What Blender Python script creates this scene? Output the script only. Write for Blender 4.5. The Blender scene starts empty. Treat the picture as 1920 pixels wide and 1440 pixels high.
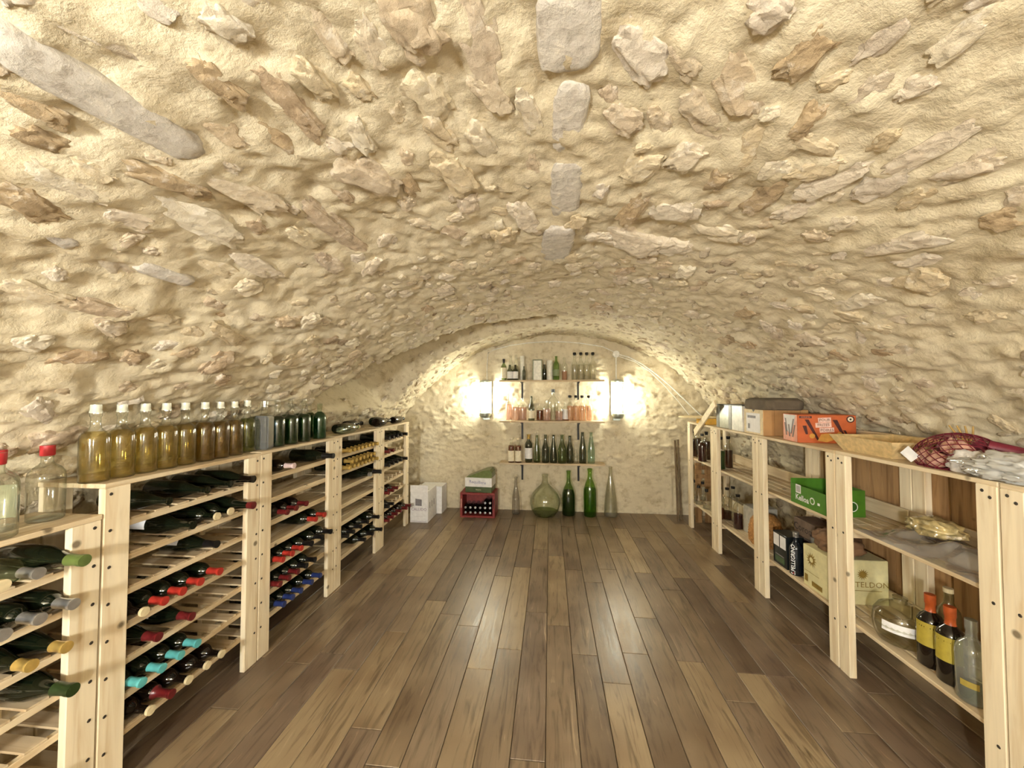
import bpy, bmesh, math, random
import numpy as np
from mathutils import Matrix, Vector, noise as mnoise

random.seed(7)
RNG = np.random.RandomState(11)
SC = bpy.context.scene
COL = SC.collection
PI = math.pi

# ------------------------------------------------------------------ camera
F_PX, CX, CY = 700.0, 960.0, 720.0
CAM = np.array([0.0, 0.0, 1.5])
yaw, pitch = math.radians(5.8), math.radians(1.64)
FWD = np.array([-math.sin(yaw) * math.cos(pitch), math.cos(yaw) * math.cos(pitch), math.sin(pitch)])
RGT = np.array([math.cos(yaw), math.sin(yaw), 0.0])
UPV = np.cross(RGT, FWD)
cam = bpy.data.cameras.new('camera')
cam.sensor_width = 36.0
cam.lens = 36.0 * F_PX / 1920.0
cam.clip_start = 0.02
cam_ob = bpy.data.objects.new('camera', cam)
COL.objects.link(cam_ob)
M = Matrix.Identity(4)
for i in range(3):
    M[i][0], M[i][1], M[i][2], M[i][3] = RGT[i], UPV[i], -FWD[i], CAM[i]
cam_ob.matrix_world = M
SC.camera = cam_ob

# ------------------------------------------------------------------ view, world
vs = SC.view_settings
vs.view_transform = 'Standard'
vs.look = 'None'
vs.gamma = 1.0
vs.use_curve_mapping = False
vs.exposure = 0.84
try:
    SC.cycles.use_denoising = True
    SC.cycles.max_bounces = 9
    SC.cycles.diffuse_bounces = 4
    SC.cycles.use_adaptive_sampling = True
    SC.cycles.adaptive_threshold = 0.04
    SC.cycles.adaptive_min_samples = 16
    SC.cycles.glossy_bounces = 4
    SC.cycles.transparent_max_bounces = 24
    SC.cycles.caustics_reflective = False
    SC.cycles.caustics_refractive = False
except Exception:
    pass
w = bpy.data.worlds.new('world')
SC.world = w
w.use_nodes = True
w.node_tree.nodes['Background'].inputs[0].default_value = (0.02, 0.018, 0.015, 1)
w.node_tree.nodes['Background'].inputs[1].default_value = 0.0

# lamp strengths: the bulbs of the wall lanterns are the only light of the room
FAR_BULB = ((1.0, 0.95, 0.76), 66.0)
NEAR_BULB = ((1.0, 0.985, 0.93), 670.0)
NEAR_BULB2 = ((1.0, 0.985, 0.93), 270.0)

# room
VR, VX, VZ = 2.45, 0.08, -0.16          # barrel vault: radius, axis
Y0, Y1 = -1.7, 4.9                      # front wall, back wall


# ------------------------------------------------------------------ pixel helpers
def ray(px, py):
    return (px - CX) / F_PX * RGT - (py - CY) / F_PX * UPV + FWD


def onp(px, py, ax, v):
    d = ray(px, py)
    return CAM + d * ((v - CAM[ax]) / d[ax])


def onvault(px, py, r=VR):
    d = ray(px, py)
    a = d[0] ** 2 + d[2] ** 2
    ox, oz = CAM[0] - VX, CAM[2] - VZ
    b = ox * d[0] + oz * d[2]
    c = ox * ox + oz * oz - r * r
    return CAM + d * ((-b + math.sqrt(b * b - a * c)) / a)


# ------------------------------------------------------------------ materials
MATS = {}


def newmat(name):
    m = bpy.data.materials.new(name)
    m.use_nodes = True
    nt = m.node_tree
    for n in list(nt.nodes):
        nt.nodes.remove(n)
    out = nt.nodes.new('ShaderNodeOutputMaterial')
    return m, nt, out


def lin(c):
    return tuple(((x / 255.0) / 12.92 if x / 255.0 <= 0.04045 else ((x / 255.0 + 0.055) / 1.055) ** 2.4) for x in c) + (1.0,)


def N(nt, typ, **kw):
    n = nt.nodes.new(typ)
    for k, v in kw.items():
        if k.startswith('i_'):
            n.inputs[k[2:]].default_value = v
        else:
            setattr(n, k, v)
    return n


def ramp(nt, src, stops):
    r = nt.nodes.new('ShaderNodeValToRGB')
    els = r.color_ramp.elements
    while len(els) < len(stops):
        els.new(0.5)
    for e, (p, c) in zip(els, stops):
        e.position = p
        e.color = c
    nt.links.new(src, r.inputs[0])
    return r.outputs[0]


def mixc(nt, fac, a, b, mode='MIX'):
    m = nt.nodes.new('ShaderNodeMix')
    m.data_type = 'RGBA'
    m.blend_type = mode
    for sock, v in ((m.inputs[0], fac), (m.inputs[6], a), (m.inputs[7], b)):
        if hasattr(v, 'is_linked') or hasattr(v, 'node'):
            nt.links.new(v, sock)
        else:
            sock.default_value = v
    return m.outputs[2]


def plain(name, rgb, rough=0.5, metal=0.0, spec=0.5, var=0.08, scale=30.0, bump=0.0, coat=0.0):
    if name in MATS:
        return MATS[name]
    m, nt, out = newmat(name)
    p = N(nt, 'ShaderNodeBsdfPrincipled')
    p.inputs['Roughness'].default_value = rough
    p.inputs['Metallic'].default_value = metal
    p.inputs['Specular IOR Level'].default_value = spec
    p.inputs['Coat Weight'].default_value = coat
    tc = N(nt, 'ShaderNodeTexCoord')
    ns = N(nt, 'ShaderNodeTexNoise', i_Scale=scale, i_Detail=3.0)
    nt.links.new(tc.outputs['Object'], ns.inputs['Vector'])
    c = lin(rgb)
    lo = tuple(max(0, v * (1 - var * 2)) for v in c[:3]) + (1,)
    hi = tuple(min(1, v * (1 + var * 2)) for v in c[:3]) + (1,)
    col = ramp(nt, ns.outputs[0], [(0.3, lo), (0.7, hi)])
    nt.links.new(col, p.inputs['Base Color'])
    if bump:
        b = N(nt, 'ShaderNodeBump', i_Strength=bump, i_Distance=0.01)
        nt.links.new(ns.outputs[0], b.inputs['Height'])
        nt.links.new(b.outputs[0], p.inputs['Normal'])
    nt.links.new(p.outputs[0], out.inputs[0])
    MATS[name] = m
    return m


def glass(name, tint, edge=None, gloss=1.0, haze=0.0):
    """thin bottle glass: tinted see-through with a sharp fresnel reflection"""
    if name in MATS:
        return MATS[name]
    m, nt, out = newmat(name)
    edge = edge or tuple(v * 0.45 for v in tint)
    lw = N(nt, 'ShaderNodeLayerWeight', i_Blend=0.35)
    col = ramp(nt, lw.outputs['Facing'], [(0.25, tuple(tint) + (1,)), (1.0, tuple(edge) + (1,))])
    tr = N(nt, 'ShaderNodeBsdfTransparent')
    nt.links.new(col, tr.inputs[0])
    base = tr.outputs[0]
    if haze > 0:
        df = N(nt, 'ShaderNodeBsdfDiffuse')
        df.inputs[0].default_value = (0.75, 0.74, 0.70, 1)
        mx = N(nt, 'ShaderNodeMixShader')
        mx.inputs[0].default_value = haze
        nt.links.new(base, mx.inputs[1])
        nt.links.new(df.outputs[0], mx.inputs[2])
        base = mx.outputs[0]
    gl = N(nt, 'ShaderNodeBsdfGlossy')
    gl.inputs['Roughness'].default_value = 0.07
    lf = N(nt, 'ShaderNodeLayerWeight', i_Blend=0.5)
    pw_ = N(nt, 'ShaderNodeMath', operation='POWER')
    pw_.inputs[1].default_value = 3.0
    nt.links.new(lf.outputs['Facing'], pw_.inputs[0])
    mu = N(nt, 'ShaderNodeMath', operation='MULTIPLY_ADD')
    mu.inputs[1].default_value = 0.75 * gloss
    mu.inputs[2].default_value = 0.09 * gloss
    nt.links.new(pw_.outputs[0], mu.inputs[0])
    mx = N(nt, 'ShaderNodeMixShader')
    nt.links.new(mu.outputs[0], mx.inputs[0])
    nt.links.new(base, mx.inputs[1])
    nt.links.new(gl.outputs[0], mx.inputs[2])
    nt.links.new(mx.outputs[0], out.inputs[0])
    MATS[name] = m
    return m


def liquid(name, tint, body, opac=0.35):
    """coloured drink: absorbs what passes through, with a little cloud of its own"""
    if name in MATS:
        return MATS[name]
    m, nt, out = newmat(name)
    tr = N(nt, 'ShaderNodeBsdfTransparent')
    tr.inputs[0].default_value = tuple(tint) + (1,)
    df = N(nt, 'ShaderNodeBsdfPrincipled')
    df.inputs['Base Color'].default_value = lin(body)
    df.inputs['Roughness'].default_value = 0.2
    mx = N(nt, 'ShaderNodeMixShader')
    mx.inputs[0].default_value = opac
    nt.links.new(tr.outputs[0], mx.inputs[1])
    nt.links.new(df.outputs[0], mx.inputs[2])
    nt.links.new(mx.outputs[0], out.inputs[0])
    MATS[name] = m
    return m


def emis(name, rgb, strength):
    m, nt, out = newmat(name)
    e = N(nt, 'ShaderNodeEmission')
    e.inputs[0].default_value = tuple(rgb) + (1,)
    e.inputs[1].default_value = strength
    nt.links.new(e.outputs[0], out.inputs[0])
    return m


def wood(name, c1, c2, axis='Z', rough=0.55, knots=True, scale=1.0):
    """planed softwood; grain runs along the given local axis"""
    if name in MATS:
        return MATS[name]
    m, nt, out = newmat(name)
    tc = N(nt, 'ShaderNodeTexCoord')
    oi = N(nt, 'ShaderNodeObjectInfo')
    ad = N(nt, 'ShaderNodeVectorMath', operation='ADD')
    sc = N(nt, 'ShaderNodeVectorMath', operation='SCALE')
    comb = N(nt, 'ShaderNodeCombineXYZ')
    for k in range(3):
        nt.links.new(oi.outputs['Random'], comb.inputs[k])
    nt.links.new(comb.outputs[0], sc.inputs[0])
    sc.inputs['Scale'].default_value = 37.0
    nt.links.new(tc.outputs['Object'], ad.inputs[0])
    nt.links.new(sc.outputs[0], ad.inputs[1])
    mp = N(nt, 'ShaderNodeMapping')
    s = {'X': (1.2, 16, 16), 'Y': (16, 1.2, 16), 'Z': (16, 16, 1.2)}[axis]
    mp.inputs['Scale'].default_value = tuple(v * scale for v in s)
    nt.links.new(ad.outputs[0], mp.inputs[0])
    n1 = N(nt, 'ShaderNodeTexNoise', i_Scale=2.2, i_Detail=5.0, i_Distortion=0.6)
    nt.links.new(mp.outputs[0], n1.inputs['Vector'])
    col = ramp(nt, n1.outputs[0], [(0.3, lin(c2)), (0.52, lin(c1)), (0.75, tuple(min(1, v * 1.12) for v in lin(c1)[:3]) + (1,))])
    if knots:
        vo = N(nt, 'ShaderNodeTexVoronoi', i_Scale=5.0)
        nt.links.new(ad.outputs[0], vo.inputs['Vector'])
        kf = ramp(nt, vo.outputs['Distance'], [(0.045, (1, 1, 1, 1)), (0.085, (0, 0, 0, 1))])
        col = mixc(nt, kf, col, lin(tuple(v * 0.62 for v in c2)))
    p = N(nt, 'ShaderNodeBsdfPrincipled')
    p.inputs['Roughness'].default_value = rough
    p.inputs['Specular IOR Level'].default_value = 0.35
    nt.links.new(col, p.inputs['Base Color'])
    b = N(nt, 'ShaderNodeBump', i_Strength=0.12, i_Distance=0.004)
    nt.links.new(n1.outputs[0], b.inputs['Height'])
    nt.links.new(b.outputs[0], p.inputs['Normal'])
    nt.links.new(p.outputs[0], out.inputs[0])
    MATS[name] = m
    return m


def mortar_mat():
    m, nt, out = newmat('lime_mortar')
    tc = N(nt, 'ShaderNodeTexCoord')
    big = N(nt, 'ShaderNodeTexNoise', i_Scale=1.1, i_Detail=4.0, i_Roughness=0.6)
    mid = N(nt, 'ShaderNodeTexNoise', i_Scale=9.0, i_Detail=8.0, i_Roughness=0.7)
    fine = N(nt, 'ShaderNodeTexNoise', i_Scale=95.0, i_Detail=3.0)
    for n in (big, mid, fine):
        nt.links.new(tc.outputs['Object'], n.inputs['Vector'])
    a = ramp(nt, big.outputs[0], [(0.3, lin((207, 194, 165))), (0.55, lin((215, 203, 176))), (0.75, lin((222, 212, 188)))])
    b = ramp(nt, mid.outputs[0], [(0.32, lin((178, 160, 130))), (0.5, (1, 1, 1, 1))])
    col = mixc(nt, 0.55, a, b, 'MULTIPLY')
    p = N(nt, 'ShaderNodeBsdfPrincipled')
    p.inputs['Roughness'].default_value = 0.92
    p.inputs['Specular IOR Level'].default_value = 0.15
    nt.links.new(col, p.inputs['Base Color'])
    b1 = N(nt, 'ShaderNodeBump', i_Strength=0.6, i_Distance=0.022)
    nt.links.new(mid.outputs[0], b1.inputs['Height'])
    b2 = N(nt, 'ShaderNodeBump', i_Strength=0.35, i_Distance=0.004)
    nt.links.new(fine.outputs[0], b2.inputs['Height'])
    nt.links.new(b1.outputs[0], b2.inputs['Normal'])
    nt.links.new(b2.outputs[0], p.inputs['Normal'])
    nt.links.new(p.outputs[0], out.inputs[0])
    return m


def stone_mat(name, cols, per_island):
    m, nt, out = newmat(name)
    tc = N(nt, 'ShaderNodeTexCoord')
    geo = N(nt, 'ShaderNodeNewGeometry')
    oi = N(nt, 'ShaderNodeObjectInfo')
    rnd = geo.outputs['Random Per Island'] if per_island else oi.outputs['Random']
    base = ramp(nt, rnd, [(i / (len(cols) - 1.0), lin(c)) for i, c in enumerate(cols)])
    mid = N(nt, 'ShaderNodeTexNoise', i_Scale=19.0, i_Detail=9.0, i_Roughness=0.74, i_Distortion=0.0)
    vor = N(nt, 'ShaderNodeTexVoronoi', i_Scale=30.0)
    for n in (mid, vor):
        nt.links.new(geo.outputs['Position'], n.inputs['Vector'])
    dk = ramp(nt, mid.outputs[0], [(0.30, lin((142, 118, 88))), (0.47, (1, 1, 1, 1)), (0.62, (1, 1, 1, 1))])
    col = mixc(nt, 0.62, base, dk, 'MULTIPLY')
    wf = ramp(nt, mid.outputs[0], [(0.54, (0, 0, 0, 1)), (0.68, (0.9, 0.9, 0.9, 1))])
    col = mixc(nt, wf, col, lin((240, 230, 214)))
    p = N(nt, 'ShaderNodeBsdfPrincipled')
    p.inputs['Roughness'].default_value = 0.6
    p.inputs['Specular IOR Level'].default_value = 0.35
    nt.links.new(col, p.inputs['Base Color'])
    b1 = N(nt, 'ShaderNodeBump', i_Strength=0.75, i_Distance=0.022)
    nt.links.new(mid.outputs[0], b1.inputs['Height'])
    b2 = N(nt, 'ShaderNodeBump', i_Strength=0.5, i_Distance=0.012)
    nt.links.new(vor.outputs['Distance'], b2.inputs['Height'])
    nt.links.new(b1.outputs[0], b2.inputs['Normal'])
    nt.links.new(b2.outputs[0], p.inputs['Normal'])
    nt.links.new(p.outputs[0], out.inputs[0])
    return m


def plank_mat():
    m, nt, out = newmat('floor_plank_wood')
    tc = N(nt, 'ShaderNodeTexCoord')
    oi = N(nt, 'ShaderNodeObjectInfo')
    comb = N(nt, 'ShaderNodeCombineXYZ')
    for k in range(3):
        nt.links.new(oi.outputs['Random'], comb.inputs[k])
    sc = N(nt, 'ShaderNodeVectorMath', operation='SCALE')
    sc.inputs['Scale'].default_value = 61.0
    nt.links.new(comb.outputs[0], sc.inputs[0])
    ad = N(nt, 'ShaderNodeVectorMath', operation='ADD')
    nt.links.new(tc.outputs['Object'], ad.inputs[0])
    nt.links.new(sc.outputs[0], ad.inputs[1])
    mp = N(nt, 'ShaderNodeMapping')
    mp.inputs['Scale'].default_value = (14, 1.3, 14)
    nt.links.new(ad.outputs[0], mp.inputs[0])
    n1 = N(nt, 'ShaderNodeTexNoise', i_Scale=2.4, i_Detail=7.0, i_Distortion=1.1, i_Roughness=0.62)
    nt.links.new(mp.outputs[0], n1.inputs['Vector'])
    n2 = N(nt, 'ShaderNodeTexNoise', i_Scale=3.2, i_Detail=2.0)
    nt.links.new(ad.outputs[0], n2.inputs['Vector'])
    base = ramp(nt, oi.outputs['Random'], [(0.0, lin((108, 91, 74))), (0.25, lin((131, 113, 90))), (0.5, lin((124, 107, 90))), (0.8, lin((146, 127, 100))), (1.0, lin((160, 141, 112)))])
    gr = ramp(nt, n1.outputs[0], [(0.28, lin((120, 100, 86))), (0.5, (1, 1, 1, 1))])
    col = mixc(nt, 0.75, base, gr, 'MULTIPLY')
    pale = ramp(nt, n1.outputs[0], [(0.62, (0, 0, 0, 1)), (0.78, (0.7, 0.7, 0.7, 1))])
    col = mixc(nt, pale, col, lin((196, 172, 140)))
    blot = ramp(nt, n2.outputs[0], [(0.3, lin((178, 160, 148))), (0.6, (1, 1, 1, 1))])
    col = mixc(nt, 0.6, col, blot, 'MULTIPLY')
    p = N(nt, 'ShaderNodeBsdfPrincipled')
    p.inputs['Specular IOR Level'].default_value = 0.5
    rr = ramp(nt, n1.outputs[0], [(0.3, (0.28, 0.28, 0.28, 1)), (0.7, (0.42, 0.42, 0.42, 1))])
    nt.links.new(rr, p.inputs['Roughness'])
    nt.links.new(col, p.inputs['Base Color'])
    b = N(nt, 'ShaderNodeBump', i_Strength=0.15, i_Distance=0.004)
    nt.links.new(n1.outputs[0], b.inputs['Height'])
    nt.links.new(b.outputs[0], p.inputs['Normal'])
    nt.links.new(p.outputs[0], out.inputs[0])
    return m


PINE_Z = wood('pine_upright', (228, 213, 184), (212, 189, 152), 'Z')
PINE_Y = wood('pine_long', (214, 196, 164), (192, 166, 128), 'Y')
PINE_X = wood('pine_cross', (200, 180, 148), (172, 146, 112), 'X')
OLDWOOD = wood('old_board', (164, 128, 86), (128, 94, 58), 'Z')
MORTAR = mortar_mat()
STONE = stone_mat('rubble_stone', [(224, 209, 178), (210, 190, 154), (234, 223, 200), (200, 178, 146), (226, 213, 192), (184, 158, 124), (232, 221, 204)], False)
STONE_S = stone_mat('rubble_stone_small', [(216, 201, 172), (200, 181, 148), (226, 214, 188), (184, 164, 134), (216, 202, 178), (164, 141, 112)], True)
GREYST = stone_mat('grey_stone', [(204, 196, 184), (216, 207, 194), (198, 190, 180)], False)
PLANK = plank_mat()
SCREW = plain('screw_black', (48, 40, 32), 0.5)
IRON = plain('black_iron', (36, 34, 33), 0.45, 0.6)
WHITE = plain('white_plastic', (232, 230, 222), 0.4)
PAPER = plain('paper_white', (228, 226, 226), 0.7, var=0.04)
PAPER2 = plain('paper_cream', (226, 216, 190), 0.7, var=0.05)
CARD = plain('cardboard', (186, 142, 92), 0.8, var=0.06, scale=12)
INK = plain('ink_dark', (40, 34, 34), 0.6)
INKG = plain('ink_grey', (120, 116, 120), 0.6)
INKP = plain('ink_violet', (150, 132, 152), 0.6)
DKGREEN = plain('wine_glass_dark', (16, 22, 12), 0.06, var=0.0, spec=0.6, coat=0.3)
DKBROWN = plain('wine_glass_brown', (22, 14, 9), 0.06, var=0.0, spec=0.6, coat=0.3)
RED = plain('capsule_red', (166, 46, 36), 0.4)
DKRED = plain('capsule_dark_red', (96, 24, 26), 0.35)
TURQ = plain('capsule_turquoise', (88, 168, 170), 0.4)
BLUE = plain('capsule_blue', (34, 48, 100), 0.35)
BLACKC = plain('capsule_black', (20, 18, 18), 0.35)
GOLD = plain('capsule_gold', (214, 182, 104), 0.3, 0.6)
SILVER = plain('capsule_silver', (196, 196, 196), 0.28, 0.8)
CORK = plain('cork', (206, 190, 152), 0.8)
LIME = plain('capsule_lime', (206, 204, 120), 0.45)
CLEAR = glass('clear_glass', (0.96, 0.97, 0.95), (0.62, 0.66, 0.60))
CLEARG = glass('pale_green_glass', (0.88, 0.94, 0.86), (0.45, 0.55, 0.42))
GREENG = glass('green_glass', (0.52, 0.70, 0.34), (0.16, 0.28, 0.08))
OLIVEG = glass('olive_glass', (0.50, 0.58, 0.40), (0.15, 0.20, 0.12))
AQUAG = glass('aqua_glass', (0.70, 0.82, 0.76), (0.28, 0.42, 0.36))
DARKG = glass('smoke_green_glass', (0.40, 0.44, 0.38), (0.10, 0.12, 0.10))


# ------------------------------------------------------------------ mesh helpers
def link(name, mesh, mat=None, parent=None, mw=None):
    o = bpy.data.objects.new(name, mesh)
    COL.objects.link(o)
    if mat is not None and len(mesh.materials) == 0:
        mesh.materials.append(mat)
    if parent is not None:
        o.parent = parent
    if mw is not None:
        o.matrix_local = mw
    return o


def tag(o, label, cat, group=None, kind=None):
    if label:
        o['label'] = label
    if cat:
        o['category'] = cat
    if group:
        o['group'] = group
    if kind:
        o['kind'] = kind
    return o


def empty(name, loc=(0, 0, 0), rz=0.0):
    o = bpy.data.objects.new(name, None)
    COL.objects.link(o)
    o.location = loc
    o.rotation_euler = (0, 0, rz)
    o.empty_display_size = 0.1
    return o


def bm_mesh(name, bm, smooth=False, angle=None):
    me = bpy.data.meshes.new(name)
    bmesh.ops.recalc_face_normals(bm, faces=bm.faces)
    bm.to_mesh(me)
    bm.free()
    if smooth:
        for p in me.polygons:
            p.use_smooth = True
        if angle:
            try:
                me.set_sharp_from_angle(angle=math.radians(angle))
            except Exception:
                pass
    return me


def box_bm(bm, lo, hi):
    vs_ = [bm.verts.new((x, y, z)) for x in (lo[0], hi[0]) for y in (lo[1], hi[1]) for z in (lo[2], hi[2])]
    for f in ((0, 1, 3, 2), (4, 6, 7, 5), (0, 4, 5, 1), (2, 3, 7, 6), (0, 2, 6, 4), (1, 5, 7, 3)):
        bm.faces.new([vs_[i] for i in f])
    return vs_


BOXC = {}


def box_mesh(name, sx, sy, sz, bev=0.002):
    """box centred on x,y with its base at z = 0"""
    key = (name, round(sx, 4), round(sy, 4), round(sz, 4), bev)
    if key in BOXC:
        return BOXC[key]
    bm = bmesh.new()
    box_bm(bm, (-sx / 2, -sy / 2, 0), (sx / 2, sy / 2, sz))
    if bev:
        bmesh.ops.bevel(bm, geom=bm.edges[:], offset=bev, segments=1, affect='EDGES')
    me = bm_mesh(name, bm)
    BOXC[key] = me
    return me


def boxo(name, mat, parent, lo, hi, bev=0.002):
    """a box object between two corners (in its parent's space)"""
    me = box_mesh(name + '_' + mat.name, hi[0] - lo[0], hi[1] - lo[1], hi[2] - lo[2], bev)
    o = link(name, me, mat, parent)
    o.location = ((lo[0] + hi[0]) / 2, (lo[1] + hi[1]) / 2, lo[2])
    return o


def lathe_mesh(name, prof, segs=24, a0=0.0, a1=2 * PI, smooth=True, angle=50):
    bm = bmesh.new()
    full = abs(a1 - a0 - 2 * PI) < 1e-6
    n = segs if full else segs + 1
    rings = []
    for r, z in prof:
        if r < 1e-6:
            rings.append([bm.verts.new((0, 0, z))])
        else:
            rings.append([bm.verts.new((r * math.cos(a0 + (a1 - a0) * i / segs), r * math.sin(a0 + (a1 - a0) * i / segs), z)) for i in range(n)])
    for A, B in zip(rings[:-1], rings[1:]):
        for i in range(segs):
            j = (i + 1) % n if full else i + 1
            if len(A) == 1 and len(B) == 1:
                continue
            if len(A) == 1:
                bm.faces.new((A[0], B[i], B[j]))
            elif len(B) == 1:
                bm.faces.new((A[i], A[j], B[0]))
            else:
                bm.faces.new((A[i], A[j], B[j], B[i]))
    return bm_mesh(name, bm, smooth, angle)


def tube_mesh(name, pts, rad, segs=8, smooth=True):
    bm = bmesh.new()
    pts = [Vector(p) for p in pts]
    rings = []
    for i, p in enumerate(pts):
        t = (pts[min(i + 1, len(pts) - 1)] - pts[max(i - 1, 0)]).normalized()
        up = Vector((0, 0, 1)) if abs(t.z) < 0.9 else Vector((1, 0, 0))
        a = t.cross(up).normalized()
        b = t.cross(a).normalized()
        r = rad[i] if isinstance(rad, (list, tuple)) else rad
        rings.append([bm.verts.new(p + (a * math.cos(2 * PI * k / segs) + b * math.sin(2 * PI * k / segs)) * r) for k in range(segs)])
    for A, B in zip(rings[:-1], rings[1:]):
        for k in range(segs):
            bm.faces.new((A[k], A[(k + 1) % segs], B[(k + 1) % segs], B[k]))
    bm.faces.new(rings[0])
    bm.faces.new(rings[-1])
    return bm_mesh(name, bm, smooth, 50)


BODY = {}


def text(s, size, mat, parent, origin, xdir, ydir, name='lettering', squeeze=1.0, bold=0.0):
    parent = BODY.get(parent.name, parent)
    cu = bpy.data.curves.new('txt', 'FONT')
    cu.body = s
    cu.size = size
    cu.align_x = 'CENTER'
    cu.align_y = 'CENTER'
    cu.resolution_u = 2
    cu.offset = bold
    tmp = bpy.data.objects.new('txt', cu)
    COL.objects.link(tmp)
    dg = bpy.context.evaluated_depsgraph_get()
    me = bpy.data.meshes.new_from_object(tmp.evaluated_get(dg))
    bpy.data.objects.remove(tmp)
    bpy.data.curves.remove(cu)
    x = Vector(xdir).normalized()
    y = Vector(ydir).normalized()
    z = x.cross(y)
    mw = Matrix.Identity(4)
    for i in range(3):
        mw[i][0], mw[i][1], mw[i][2], mw[i][3] = x[i] * squeeze, y[i], z[i], origin[i]
    me.materials.clear()
    me.materials.append(mat)
    return link(name, me, mat, parent, mw)


def patch(name, mat, parent, origin, xdir, ydir, pts):
    """flat printed patch from 2-D outline points"""
    parent = BODY.get(parent.name, parent)
    bm = bmesh.new()
    x, y = Vector(xdir).normalized(), Vector(ydir).normalized()
    bm.faces.new([bm.verts.new(Vector(origin) + x * p[0] + y * p[1]) for p in pts])
    me = bpy.data.meshes.new(name)
    bm.to_mesh(me)
    bm.free()
    return link(name, me, mat, parent)


def rect(w_, h_, cx=0.0, cy=0.0):
    return [(cx - w_ / 2, cy - h_ / 2), (cx + w_ / 2, cy - h_ / 2), (cx + w_ / 2, cy + h_ / 2), (cx - w_ / 2, cy + h_ / 2)]


def disc(r, cx=0.0, cy=0.0, n=16):
    return [(cx + r * math.cos(2 * PI * i / n), cy + r * math.sin(2 * PI * i / n)) for i in range(n)]


def sunburst(r, n=16, inner=0.55):
    return [((r if i % 2 == 0 else r * inner) * math.cos(PI * i / n), (r if i % 2 == 0 else r * inner) * math.sin(PI * i / n)) for i in range(2 * n)]


# ------------------------------------------------------------------ numpy noise
def pn(x, y, seed=0):
    xi, yi = np.floor(x).astype(np.int64), np.floor(y).astype(np.int64)
    xf, yf = x - xi, y - yi

    def g(ix, iy, dx, dy):
        h = (ix * 374761393 + iy * 668265263 + seed * 974711) & 0x7fffffff
        h = ((h ^ (h >> 13)) * 1274126177) & 0x7fffffff
        a = ((h ^ (h >> 16)) & 0xffff) / 65536.0 * 2 * PI
        return np.cos(a) * dx + np.sin(a) * dy
    u, v = xf * xf * xf * (xf * (xf * 6 - 15) + 10), yf * yf * yf * (yf * (yf * 6 - 15) + 10)
    a = g(xi, yi, xf, yf) * (1 - u) + g(xi + 1, yi, xf - 1, yf) * u
    b = g(xi, yi + 1, xf, yf - 1) * (1 - u) + g(xi + 1, yi + 1, xf - 1, yf - 1) * u
    return (a * (1 - v) + b * v) * 1.5


def fbm(x, y, seed=0, oct_=4, gain=0.5):
    t, a, f = 0, 1.0, 1.0
    for k in range(oct_):
        t = t + a * pn(x * f, y * f, seed + k * 17)
        a *= gain
        f *= 2.03
    return t


def grid_mesh(name, P):
    """P: (n, m, 3) array of points"""
    n, m = P.shape[:2]
    me = bpy.data.meshes.new(name)
    me.vertices.add(n * m)
    me.vertices.foreach_set('co', P.reshape(-1).astype(np.float32))
    i = np.arange(n - 1)[:, None] * m + np.arange(m - 1)[None, :]
    q = np.stack([i, i + 1, i + m + 1, i + m], -1).reshape(-1, 4)
    nf = len(q)
    me.loops.add(nf * 4)
    me.loops.foreach_set('vertex_index', q.reshape(-1).astype(np.int32))
    me.polygons.add(nf)
    me.polygons.foreach_set('loop_start', (np.arange(nf) * 4).astype(np.int32))
    me.polygons.foreach_set('use_smooth', np.ones(nf, dtype=bool))
    me.update(calc_edges=True)
    me.validate()
    return me


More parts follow.
